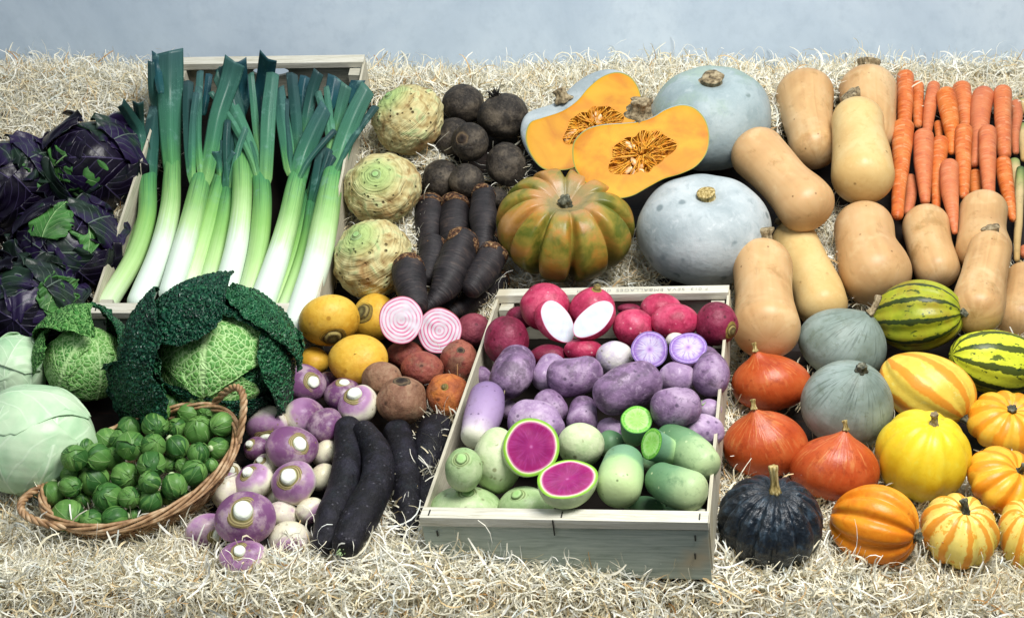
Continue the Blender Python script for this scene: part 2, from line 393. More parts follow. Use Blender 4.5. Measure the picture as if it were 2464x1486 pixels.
# --- roots
m = Mt('celeriac', .75, .25)
n = m.noise(34, 5, dist=1.0); c = m.ramp(n, [(.28, '#8a6a40'), (.42, '#b8a671'), (.55, '#cfc692'), (.7, '#a9bd84')])
w = m.voro(75); n2 = m.noise(30, 3); pit = m.math('MULTIPLY', m.step(w, .26, .08), m.step(n2, .42, .52)); c = m.mix(m.math('MULTIPLY', pit, .85), c, '#4f3416')
rust = m.step(m.noise(11, 4), .56, .70); c = m.mix(m.math('MULTIPLY', rust, .6), c, '#9a6a3c')
u, v = m.uv(); ring = m.noise(1, 3, m.comb(m.math('MULTIPLY', u, 2.0), m.math('MULTIPLY', v, 34.0), m.math('MULTIPLY', m.rnd(), 9.0)), dist=.8)
c = m.mix(m.math('MULTIPLY', m.step(ring, .55, .7), .4), c, '#8e7c4c'); c = m.mix(m.step(v, .26, .06), c, '#a8be78')
h = m.math('ADD', m.math('MULTIPLY', n, 1.0), m.math('MULTIPLY', ring, 1.0)); h = m.math('SUBTRACT', h, m.math('MULTIPLY', pit, 1.0))
MATS['celeriac'] = m.end(c, m.bump(h, .9, .006))
skin('black_radish', ['#191512', '#37312a', '#665c4e'], sc=34, rough=.6, spots='#141210', spotsc=140, bump=.6, bsc=70, patch=('#27221f', .5, .7))
m = Mt('black_carrot', .6, .4); u, v = m.uv()
ring = m.noise(1, 4, m.comb(m.math('MULTIPLY', u, 3.0), m.math('MULTIPLY', v, 46.0), m.math('MULTIPLY', m.rnd(), 9.0)), dist=.3)
c = m.ramp(m.math('MULTIPLY_ADD', ring, .5, m.math('MULTIPLY', m.noise(40, 3), .5)), [(.35, '#0f0d10'), (.55, '#2a2527'), (.72, '#54463e')])
MATS['black_carrot'] = m.end(c, m.bump(ring, .7, .003))
m = Mt('black_carrot_top', .8); n = m.noise(170, 4, rough=.7)
MATS['black_carrot_top'] = m.end(m.ramp(n, [(.36, '#171210'), (.5, '#5a3a26'), (.58, '#8d6a45'), (.68, '#b8a27a')]), m.bump(n, 1, .006))
skin('winter_radish', ['#040307', '#0d0b13', '#24222e'], sc=40, rough=.5, spots='#8d8a94', spotsc=240, spotw=(0, .1), bump=.7, bsc=50, patch=('#1c2328', .52, .5), spotf=.22)
skin('golden_turnip', ['#c9932a', '#dcae3c', '#e3bd52'], sc=16, rough=.42, spots='#9a6a1c', spotsc=120, bump=.2, bsc=110, patch=('#c79a48', .58, .6))
skin('red_beet', ['#5e2a26', '#8a453a', '#a0604c'], sc=26, rough=.55, spots='#3a1c1a', spotsc=150, bump=.6, bsc=80, patch=('#83664e', .5, .6))
skin('brown_beet', ['#6a4634', '#8f6a52', '#a08468'], sc=22, rough=.6, spots='#3c2a20', spotsc=150, bump=.6, bsc=80, patch=('#6e3a33', .55, .6))
skin('orange_beet', ['#7a3e26', '#a95a30', '#c07638'], sc=24, rough=.55, spots='#4a241a', spotsc=130, bump=.6, bsc=80, patch=('#8a5a44', .5, .6))
skin('pink_beet', ['#6e2b3c', '#8e4350', '#a05a62'], sc=24, rough=.55, spots='#3a1620', spotsc=150, bump=.5, bsc=80)
skin('red_radish', ['#8f1f3e', '#b8355a', '#cc5a76'], sc=26, rough=.38, spots='#e6b8bc', spotsc=190, bump=.25, bsc=100, patch=('#8a3a48', .56, .6), spotw=(0, .09), spotf=.5)
skin('dark_red_radish', ['#5a1428', '#7f2240', '#96405a'], sc=26, rough=.42, spots='#3a1018', spotsc=170, bump=.35, bsc=90, patch=('#6e4048', .55, .6))
skin('purple_radish', ['#523f58', '#866a8c', '#b29cb4'], sc=16, rough=.42, spots='#33243f', spotsc=170, bump=.35, bsc=100, patch=('#453a44', .52, .6), dist=.8)
skin('lilac_radish', ['#80668a', '#a58aab', '#c6b4c6'], sc=16, rough=.4, spots='#4c3a58', spotsc=170, bump=.3, bsc=100, patch=('#8f7f8e', .62, .6), dist=.8)
skin('pale_radish', ['#b3a9b8', '#cfc9c6', '#dcdcc8'], sc=20, rough=.4, spots='#6c6048', spotsc=150, bump=.3, bsc=100, patch=('#a793bd', .52, .7))
grad('long_radish', [(.0, '#5f4f70'), (.2, '#8a729c'), (.7, '#a790b4'), (.86, '#c6b8c6'), (1, '#dfe0c4')], nz=.08, spots='#4c3a58')
skin('green_radish', ['#7c9c62', '#a0b984', '#c0cca2'], sc=12, rough=.38, spots='#5a5a34', spotsc=150, bump=.22, bsc=100, patch=('#8ea870', .58, .6))
skin('pale_green_radish', ['#a9c18c', '#c2d0a2', '#d3d9b4'], sc=12, rough=.38, spots='#6a6a40', spotsc=150, bump=.22, bsc=100, patch=('#9ab57c', .58, .5))
grad('two_tone_radish', [(.0, '#587f64'), (.40, '#749c78'), (.52, '#a3c68a'), (1, '#c6da9c')], nz=.10, mott=.12, spots='#4a5a34')
grad('mossy_radish', [(.0, '#466f4c'), (.5, '#6c9268'), (.68, '#9db886'), (1, '#b6c894')], nz=.2, mott=.5, mottc='#36603f', spots='#c0cfa0')
PW = ['#e9e6dc', '#dcd6bb']
def turnip(name, lim, base='#dfdcc4', pur='#7c4f7a', deep='#6e4668', side=.2):
    grad(name, [(0, deep), (max(.02, lim - .2), pur), (lim, '#b48ab0'), (min(.98, lim + .1), base), (1, '#cfc49c')], nz=.16, side=side, rough=.36, mott=.35, mottc='#8a6a50', pale='#c9b6bc', spots='#8a7a50')
turnip('turnip_purple', .54); turnip('turnip_half', .38); turnip('turnip_third', .24, side=.25)
turnip('turnip_deep', 1.05, pur='#6c3c70'); turnip('turnip_white', .04, side=.30, pur='#b58ab5', deep='#d6d0b8')
grad('turnip_crown', [(0, '#eef2e8'), (.52, '#e4ead8'), (.60, '#8f8a50'), (.67, '#5f5230'), (.74, '#b5a876'), (.80, '#5a4a2a'), (.88, '#a89a68'), (.94, '#6e5c38'), (1, '#a08e6a')], nz=.03, nsc=60, rough=.6, mott=.2, bump=.6)
grad('green_crown', [(0, '#8fc070'), (.35, '#9fc080'), (.5, '#5c7440'), (.6, '#a5b982'), (.72, '#6a7a48'), (.85, '#a5bb84'), (1, '#8fae72')], nz=.05, nsc=60, rough=.6, mott=.2, bump=.6)
grad('brown_crown', [(0, '#8a8250'), (.3, '#4a4026'), (.5, '#9a8a50'), (.62, '#4c3c20'), (.78, '#94803c'), (1, '#6a5426')], nz=.10, nsc=80, rough=.75, mott=.3, bump=1)
grad('dark_crown', [(0, '#15110f'), (.5, '#3c3028'), (.7, '#6a5a44'), (1, '#2a2420')], nz=.3, nsc=90, rough=.8, mott=.3, bump=1)

m = Mt('carrot', .42); u, v = m.uv()
ring = m.noise(1, 4, m.comb(m.math('MULTIPLY', u, 2.5), m.math('MULTIPLY', v, 38.0), m.math('MULTIPLY', m.rnd(), 9.0)), rough=.7)
rk = m.math('ADD', m.math('MULTIPLY', m.noise(30, 3), .6), m.math('MULTIPLY', ring, .4))
c = m.ramp(rk, [(.35, '#bb5518'), (.5, '#d4702a'), (.65, '#dd8a48')]); c = m.mix(m.math('MULTIPLY', m.step(ring, .56, .62), .45), c, '#e6b38c')
c = m.mix(m.math('MULTIPLY', m.step(ring, .42, .36), .5), c, '#8c3414'); c = m.mix(m.math('MULTIPLY', m.rnd(), .6), c, '#c07a60')
MATS['carrot'] = m.end(c, m.bump(ring, .6, .003), sss=.05)
grad('parsnip', [(0, '#3c5a34'), (.12, '#8d9a5c'), (.3, '#c9b484'), (1, '#b8965c')], nz=.1, rough=.6, mott=.3, bump=.6)

# --- squashes
m = Mt('butternut', .42); u, v = m.uv()
n = m.noise(14, 3, dist=.5); st = m.noise(1, 2, m.comb(m.math('MULTIPLY', u, 16.0), v, m.math('MULTIPLY', m.rnd(), 9.0)))
c = m.ramp(m.math('MULTIPLY_ADD', n, .6, m.math('MULTIPLY', st, .4)), [(.35, '#b48c5c'), (.5, '#c8a270'), (.66, '#d2b284')])
c = m.mix(m.math('MULTIPLY', m.step(m.rnd(), .4, 1), .6), c, '#c49c6e'); c = m.mix(m.math('MULTIPLY', m.step(m.noise(20, 5, rough=.7), .56, .70), .50), c, '#94703c')
d = m.voro(48); c = m.mix(m.math('MULTIPLY', m.math('MULTIPLY', m.step(d, .13, .06), m.step(m.noise(24, 2), .5, .58)), .75), c, '#6b4a26'); sc_ = m.noise(60, 5, m.scale(m.co(), 1, 1, .25), .7); c = m.mix(m.math('MULTIPLY', m.step(sc_, .58, .70), .30), c, '#8f6c3e'); c = m.mix(m.math('MULTIPLY', m.step(m.noise(30, 4), .45, .30), .35), c, '#dcc294')
MATS['butternut'] = m.end(c, m.bump(m.noise(45, 3), .12, .003), sss=.06, ssr=.008)
skin('pale_butternut', ['#c9a568', '#d3b478', '#d8be86'], sc=10, rough=.36, spots='#7a5c30', spotsc=75, bump=.12, bsc=50, spotw=(.0, .06))
skin('grey_pumpkin', ['#8e9a9d', '#a8b2b4', '#bcc3c4'], sc=9, rough=.45, spots='#5c6c70', spotsc=55, bump=.25, bsc=60, spotw=(0, .10), patch=('#8fa79c', .60, .5), patchsc=7)
skin('grey_pumpkin_green', ['#859597', '#99a8aa', '#a8b4b4'], sc=8, rough=.48, spots='#62726e', spotsc=55, bump=.25, bsc=60, spotw=(0, .08), patch=('#8aa08c', .52, .6), patchsc=6)
def streaky(name, cols, dk, rough=.45, k=90, mot=None):
    m = Mt(name, rough); u, v = m.uv()
    st = m.noise(1, 4, m.comb(m.math('MULTIPLY', u, float(k)), m.math('MULTIPLY', v, 5.0), m.math('MULTIPLY', m.rnd(), 9.0)), rough=.6)
    n = m.noise(20, 3); c = m.ramp(n, [(.3, cols[0]), (.5, cols[1]), (.7, cols[2])])
    near = m.step(v, .62, .2); c = m.mix(m.math('MULTIPLY', m.math('MULTIPLY', m.step(st, .52, .68), near), .75), c, dk)
    if mot: c = m.mix(m.math('MULTIPLY', m.step(m.noise(50, 4, rough=.7), .53, .68), mot[1]), c, mot[0])
    MATS[name] = m.end(c, m.bump(m.math('ADD', st, m.noise(90, 3)), .35, .002))
streaky('slate_squash', ['#6d7a70', '#83928a', '#96a49f'], '#4d5a52', mot=('#5f6a58', .5))
streaky('red_kuri', ['#a03c18', '#b44f24', '#c06434'], '#c8844c', rough=.35, k=60, mot=('#8e3416', .6))
m = Mt('musquee', .38); u, v = m.uv(); n = m.noise(16, 4, dist=.6); n2 = m.noise(17, 4)
c = m.ramp(n, [(.36, '#59601e'), (.47, '#8a7c32'), (.56, '#a87a38'), (.7, '#b48a58')])
c = m.mix(m.math('MULTIPLY', m.step(n2, .52, .66), .5), c, '#b8702a'); c = m.mix(m.math('MULTIPLY', m.step(v, .20, .04), .4), c, '#a8937f'); c = m.mix(m.math('MULTIPLY', m.math('MULTIPLY', m.step(v, .38, .55), m.step(m.noise(13, 3), .42, .56)), .75), c, '#5f6a26')
MATS['musquee'] = m.end(c, m.bump(m.noise(90, 4), .25, .003))
m = Mt('black_squash', .34, .5); u, v = m.uv(); st = m.noise(1, 4, m.comb(m.math('MULTIPLY', u, 60.0), m.math('MULTIPLY', v, 12.0)))
n = m.noise(60, 4, rough=.65); h = m.math('MULTIPLY_ADD', st, .5, m.math('MULTIPLY', n, .5))
MATS['black_squash'] = m.end(m.ramp(h, [(.38, '#0d1218'), (.52, '#1a232c'), (.62, '#33424e'), (.72, '#5a6a76')]), m.bump(h, .9, .007))
skin('yellow_squash', ['#d6b41a', '#e2c62c', '#e0d24a'], sc=12, rough=.32, bump=.12, bsc=70, streak=10, spots='#b08a20', spotsc=60, patch=('#dda02a', .62, .5), spotw=(0, .05))
skin('orange_acorn', ['#c96a0e', '#da8218', '#e09a2e'], sc=14, rough=.32, bump=.12, bsc=70, spots='#8a4a10', spotsc=80, patch=('#c85a10', .6, .5), spotw=(0, .05))
def striped(name, base, str1, k, w=.18, ph=0, fleck=None, rough=.38, mott=.3, soft=.08, patch=None):
    """squash with lengthwise stripes between the ribs"""
    m = Mt(name, rough); u, v = m.uv(); wob = m.math('MULTIPLY', m.math('SUBTRACT', m.noise(38, 4, rough=.65), .5), .45)
    f = m.math('ABSOLUTE', m.math('SUBTRACT', m.math('FRACT', m.math('ADD', m.math('MULTIPLY_ADD', u, float(k), ph), wob)), .5))
    c = m.ramp(m.noise(22, 4), [(.3, base[0]), (.5, base[1]), (.7, base[2])])
    if patch: c = m.mix(m.math('MULTIPLY', m.step(m.noise(12, 3), .48, .62), .8), c, patch)
    if fleck:
        fl = m.step(m.noise(95, 3, rough=.7, v=m.scale(m.co(), 1, 1, .5)), fleck[1], fleck[1] + .05); c = m.mix(m.math('MULTIPLY', fl, .85), c, fleck[0])
    c = m.mix(m.math('MULTIPLY', m.step(f, w + soft, w), .9), c, str1)
    MATS[name] = m.end(c, m.bump(m.noise(80, 4), .25, .003))
striped('green_stripe', ['#7c8a20', '#a0a62a', '#94822a'], '#142d1c', 10, .09, fleck=('#243c1e', .60), soft=.05, patch='#8a7a26')
striped('yellow_green_stripe', ['#c4cf30', '#d0d83c', '#c6c834'], '#16301c', 9, .13, fleck=('#2c4420', .58), soft=.05)
striped('yellow_orange_stripe', ['#d9b43c', '#e0c452', '#d8b040'], '#d88a28', 8, .12, fleck=('#e0ce6a', .60), soft=.10)
striped('carnival_stripe', ['#dcc052', '#e6d070', '#e2c85c'], '#d98a24', 10, .12, fleck=('#dd9a2c', .57), soft=.08)
striped('orange_patty', ['#d99a24', '#e4b038', '#e0a830'], '#dc8a1c', 10, .16, fleck=('#e0b444', .57), soft=.12)
m = Mt('stem_brown', .75); n = m.noise(110, 4, rough=.65); MATS['stem_brown'] = m.end(m.ramp(n, [(.35, '#4c4232'), (.5, '#8a7a5c'), (.66, '#b3a586')]), m.bump(n, .9, .004))
m = Mt('stem_dark', .75); n = m.noise(110, 4, rough=.65); MATS['stem_dark'] = m.end(m.ramp(n, [(.35, '#262a24'), (.5, '#555544'), (.68, '#8c8a78')]), m.bump(n, .9, .004))
m = Mt('stem_tan', .7); n = m.noise(1, 4, m.scale(m.obj(), 260, 260, 40)); MATS['stem_tan'] = m.end(m.ramp(n, [(.35, '#6a5a2c'), (.5, '#a8935a'), (.66, '#cdbd8a')]), m.bump(n, .8, .003))

# --- cut faces: V = 0 centre .. 1 rim
def cutmat(name, stops, rays=0, rayc='#ffffff', rayf=.5, rough=.3, nz=.02, rings=0, ringc=None, sss=.1, r0=.15, r1=.97):
    m = Mt(name, .55, .18); u, v = m.uv(); n = m.noise(34, 4)
    f = m.math('ADD', v, m.math('MULTIPLY', m.math('SUBTRACT', n, .5), nz * 2)); c = m.ramp(f, stops)
    bp = None
    if rays:
        a = m.math('MULTIPLY', u, 6.28318); cx = m.math('MULTIPLY', m.math('COSINE', a), rays / 6.28); cy = m.math('MULTIPLY', m.math('SINE', a), rays / 6.28)
        rn = m.noise(1, 3, m.comb(cx, cy, m.math('MULTIPLY', v, 2.2)), rough=.6)
        k = m.math('MULTIPLY', m.step(rn, .48, .62), m.math('MULTIPLY', m.step(v, r0, r0 + .2), m.step(v, r1, r1 - .08))); c = m.mix(m.math('MULTIPLY', k, rayf), c, rayc)
    if rings:
        wob = m.math('MULTIPLY', m.math('SUBTRACT', m.noise(24, 2), .5), .16)
        g = m.math('FRACT', m.math('ADD', m.math('MULTIPLY', m.math('ADD', v, wob), rings), .3)); k = m.step(m.math('ABSOLUTE', m.math('SUBTRACT', g, .5)), .26, .10)
        k = m.math('MULTIPLY', k, m.step(v, .98, .9)); k = m.math('MULTIPLY', k, m.step(m.noise(30, 3), .30, .62)); c = m.mix(k, c, ringc)
    MATS[name] = m.end(c, m.bump(m.noise(140, 3), .12, .001), sss=sss, ssr=.006)
cutmat('chioggia_cut', [(0, '#d2c8d0'), (.93, '#d6ced8'), (.975, '#d98aa4'), (1, '#8f2a44')], rings=6.0, ringc='#cf6a92')
cutmat('white_cut', [(0, '#cdd5dc'), (.95, '#c8d0da'), (.98, '#d88aa4'), (1, '#a02a4c')])
cutmat('purple_cut', [(0, '#8a62a8'), (.14, '#b89ccc'), (.3, '#c4bcd2'), (.62, '#b8aac8'), (.84, '#8462ac'), (.91, '#b7a0cc'), (.95, '#6a4a90'), (1, '#8f7ab0')], rays=46, rayc='#7c52a4', rayf=.6)
cutmat('watermelon_cut', [(0, '#b8609a'), (.08, '#93226a'), (.5, '#84145c'), (.80, '#921460'), (.86, '#c47aa0'), (.89, '#dfe4b4'), (.935, '#8cbc3c'), (1, '#6fa42c')], rays=46, rayc='#a43a84', rayf=.35, r1=.90, nz=.03)
cutmat('green_cut', [(0, '#9ad070'), (.4, '#86c454'), (.72, '#a2d47a'), (.82, '#5ca838'), (.92, '#7fbe4c'), (1, '#2f7a2c')], rays=40, rayc='#b4de90', rayf=.45)
m = Mt('orange_flesh', .5, .2); n = m.noise(11, 4, dist=.8); u, v = m.uv()
c = m.ramp(n, [(.35, '#b4700e'), (.5, '#c48812'), (.66, '#cc981c')]); c = m.mix(m.math('MULTIPLY', m.step(m.noise(16, 2), .56, .68), .45), c, '#c8701a')
c = m.mix(m.step(v, .955, .985), c, '#8a8c3c'); c = m.mix(m.math('MULTIPLY', m.step(v, .12, .0), .7), c, '#c9801c')
MATS['orange_flesh'] = m.end(c, m.bump(m.noise(120, 3), .15, .001))
m = Mt('seed_pulp', .5); n = m.noise(90, 4, rough=.65); c = m.ramp(n, [(.34, '#9c5a14'), (.5, '#c88420'), (.64, '#dca03a')]); MATS['seed_pulp'] = m.end(c, m.bump(n, 1, .008))
m = Mt('pulp_fibre', .4); MATS['pulp_fibre'] = m.end(m.ramp(m.noise(120, 2), [(.4, '#c8801c'), (.6, '#dca238')]), sss=.1, ssr=.003)
m = Mt('pumpkin_seed', .35); MATS['pumpkin_seed'] = m.end(m.ramp(m.noise(90, 2), [(.4, '#c08a50'), (.6, '#dfbf90')]))

# --- wicker
m = Mt('wicker', .5); u, v = m.uv(); n = m.noise(60, 3); MATS['wicker'] = m.end(m.ramp(n, [(.3, '#6e5034'), (.5, '#a98560'), (.7, '#cbb08c')]), m.bump(m.noise(200, 3), .4, .001))
m = Mt('wicker_dark', .6); n = m.noise(60, 3); MATS['wicker_dark'] = m.end(m.ramp(n, [(.3, '#3c2a1a'), (.6, '#7a5a3a')]))
m = Mt('tuft', .7); MATS['tuft'] = m.end('#1b1815')
m = Mt('rootlet', .7); MATS['rootlet'] = m.end('#a89a78')
# ------------------------------------------------------------------ the sloping bank everything lies on
PROF = [(1.62, -.56), (1.985, -.437), (2.084, -.375), (2.59, -.06), (3.04, .445), (3.20, .50)]   # (distance, height) along the view axis frame
def prof_pts(d):
    P = np.array(PROF); out = []
    N = []
    for i in range(len(P) - 1):
        e = P[i + 1] - P[i]; N.append(np.array([-e[1], e[0]]) / np.hypot(*e))
    for i in range(len(P)):
        a = N[max(0, i - 1)]; b = N[min(len(N) - 1, i)]; n = a + b; n /= np.hypot(*n); out.append(P[i] + n * d / max(.5, n @ b))
    out.append(out[-1] + np.array([.1, 1.5])); return out
def surf_bank(X, Y, d):
    k = (CY - Y) / F; P = prof_pts(d)
    for i in range(len(P) - 1):
        a = P[i][1] - k * P[i][0]; b = P[i + 1][1] - k * P[i + 1][0]
        if a < 0 <= b or (a <= 0 and b > 0):
            t = a / (a - b); return P[i][0] + t * (P[i + 1][0] - P[i][0])
    return P[-1][0] if (P[-1][1] - k * P[-1][0]) < 0 else P[0][0]

class Crate:
    def __init__(s, XL, XR, Yf, vp, Lc, width=.4, H=.1, nudge=1.0, roll=0.0):
        vec = np.array([(vp[0] - CX) / F, (CY - vp[1]) / F, -1.0]); x = unit([1, roll, (vp[0] - CX) / F]); y = unit(unit(vec) - x * (x @ unit(vec))); z = np.cross(x, y)
        s.R = RC @ np.stack([x, y, z], axis=1); w0 = F * width / (XR - XL) * nudge
        s.rim = CAM + ray((XL + XR) / 2, Yf) * w0; s.H = H; s.L = Lc; s.w = width
        s.o = s.rim - s.R[:, 2] * H            # floor level, middle of the front edge
        for q in ((-.2, 0), (.2, 0), (-.2, Lc), (.2, Lc)):
            print('crate corner', [round(float(t), 1) for t in proj(s.rim + s.R @ np.array([q[0], q[1], 0]))])
    def surf(s, X, Y, d):
        D = ray(X, Y); n = s.R[:, 2]; return float((n @ (s.o - CAM) + d) / (n @ D))
CRL = Crate(205, 762, 750, (1519, -3172), .70)
CRP = Crate(1003, 1697, 1247, (1980, -1460), .615, nudge=.985, roll=.015)

# basket frame
bz = unit(cv(-.05, .72, .69)); bx = unit(cv(.84, .41, -.364)); by = np.cross(bz, bx); BR = np.stack([bx, by, bz], axis=1)
BO = CAM + ray(344, 1126) * (surf_bank(344, 1126, .075))
def surf_basket(X, Y, d):
    D = ray(X, Y); return float((bz @ (BO - CAM) + d) / (bz @ D))
SURF = {'bank': surf_bank, 'leek': CRL.surf, 'crate': CRP.surf, 'basket': surf_basket}

ITEMS = []
SPH = []
def depth(surf, X, Y, Rpx, lift):
    w = 2.3
    for _ in range(4): w = SURF[surf](X, Y, lift + Rpx * w / F)
    return w
def settle(it):
    """lift an item along its line of sight until it no longer sinks into the ones already laid"""
    base = it['lift']; best = None
    for k in range(22):
        lift = base + k * .005; ss = []
        mr = sum(q[2] for q in it['pts']) / len(it['pts'])
        for (X, Y, R) in it['pts']:
            Rm = (R * .35 + mr * .65) * it.get('fat', 1.0); w = depth(it['surf'], X, Y, Rm, lift); ss.append((CAM + ray(X, Y) * w, R * w / F, w))
        pen = 0
        for (p, r, w) in ss:
            for (q, r2) in SPH:
                dd = np.linalg.norm(p - q); pen = max(pen, (r + r2) * .9 - dd - .12 * min(r, r2))
        if best is None or pen < best[0] - 1e-4: best = (pen, lift, ss)
        if pen <= 0: break
    pen, lift, ss = best
    if it.get('fixed'): pass
    for (p, r, w) in ss: SPH.append((p, r))
    it['pos'] = ss; it['L'] = lift
    if pen > .012: print('  overlap %.3f lift %.3f %s' % (pen, lift, it['label'][:60]))

RNG = random.Random(11)
SEED = [100]
def nseed(): SEED[0] += 1; return SEED[0]
def ax(ang, el):
    a, e = math.radians(ang), math.radians(el); return cv(math.cos(e) * math.cos(a), math.cos(e) * math.sin(a), math.sin(e))

def B(name, cat, z, x, y, hw, hh, mat, axis, label, group=None, lift=0.0, shape=None, parts=(), surf='bank', fat=.92, spin=None, body='flesh', n=44, m=64):
    X, Y = zc(z, x, y); s = ZN[z][2] * (1.055 if z in ('B2', 'B3') and name != 'yellow_turnip' else 1); hw *= s; hh *= s
    it = dict(kind='body', name=name, cat=cat, pts=[(X, Y, (hw + hh) / 2)], hw=hw, hh=hh, mat=mat, axis=ax(*axis), label=label, group=group, lift=lift,
              shape=shape or {}, parts=parts, surf=surf, fat=fat, spin=spin, body=body, n=n, m=m)
    ITEMS.append(it); return it

def T(name, cat, z, pts, mat, label, group=None, lift=0.0, parts=(), surf='bank', cap=(1, 1), m=36, k=8, nz=.02, ns=14, rib=0, ribd=.1, flat=1.0, body='flesh', fat=1.0, sub=5):
    s = ZN[z][2]; g = 1.06 if z in ('B3', 'Z3') else 1; P = [(*zc(z, a, b), r * s * g) for a, b, r in pts]
    # more settle points between the given ones
    it = dict(kind='tube', z=z, name=name, cat=cat, pts=P, mat=mat, label=label, group=group, lift=lift, parts=parts, surf=surf, cap=cap, m=m, k=k, nz=nz, ns=ns, rib=rib, ribd=ribd, body=body, fat=fat, sub=sub)
    ITEMS.append(it); return it

def Hf(name, cat, z, cx, cy, rx, ry, rot, nf, dep, face, skinm, label, group=None, lift=0.0, surf='bank', outline=None, cavity=None, bdir=None, sq=1.0, taper=0, extra=None, fat=.8):
    s = ZN[z][2]; X, Y = zc(z, cx, cy)
    it = dict(kind='half', name=name, cat=cat, pts=[(X, Y, (rx + ry) / 2 * s)], cx=X, cy=Y, rx=rx * s, ry=ry * s, rot=rot, nf=nf, dep=dep * s, face=face, skin=skinm, label=label, group=group,
              lift=lift, surf=surf, outline=[zc(z, a, b) for a, b in outline] if outline else None, cavity=cavity, z=z, bdir=bdir, sq=sq, taper=taper, extra=extra, fat=fat)
    ITEMS.append(it); return it

MESH_STATS = []
def add_stem(par, inv, base, d, size, mat, kind, seed):
    """stem = fluted stalk flaring at its foot"""
    r = random.Random(seed); d = unit(d); side = unit(np.cross(d, [r.random(), r.random(), .3]))
    Ls, r0, bend = {'stalk': (1.0, .30, .25), 'tall': (1.6, .26, .15), 'cork': (.55, .55, .1), 'stub': (.62, .42, .15), 'thin': (1.1, .2, .5), 'disc': (.3, .62, 0)}[kind]
    n = 9; t = np.linspace(0, 1, n)[:, None]
    P = base - d * size * .15 + d * (t * Ls * size + .12 * size) + side * (bend * size * t ** 2)
    R = (r0 * size) * (1 + .55 * np.exp(-t[:, 0] * 6) - .12 * np.sin(t[:, 0] * 3.1) + .14 * (t[:, 0] > .8))
    G, V = tube_grid(P, R, m=30, cap0=.2, cap1=.18, k=4, rib=5 if kind != 'cork' else 0, ribd=.28, nz=.16 if kind in ('cork', 'stub') else .07, ns=70, seed=seed)
    mb = MB().grid(G, flip=True, V=V); me = mb.mesh('stem', MATS[mat]); return link('stem', me, par)

def place_root(it, center, r):
    dn = -np.array([0, 0, 1.0]) * r * .9
    o = empty(it['name'], center + dn, it['label'], it['cat'], it['group']); return o, center + dn

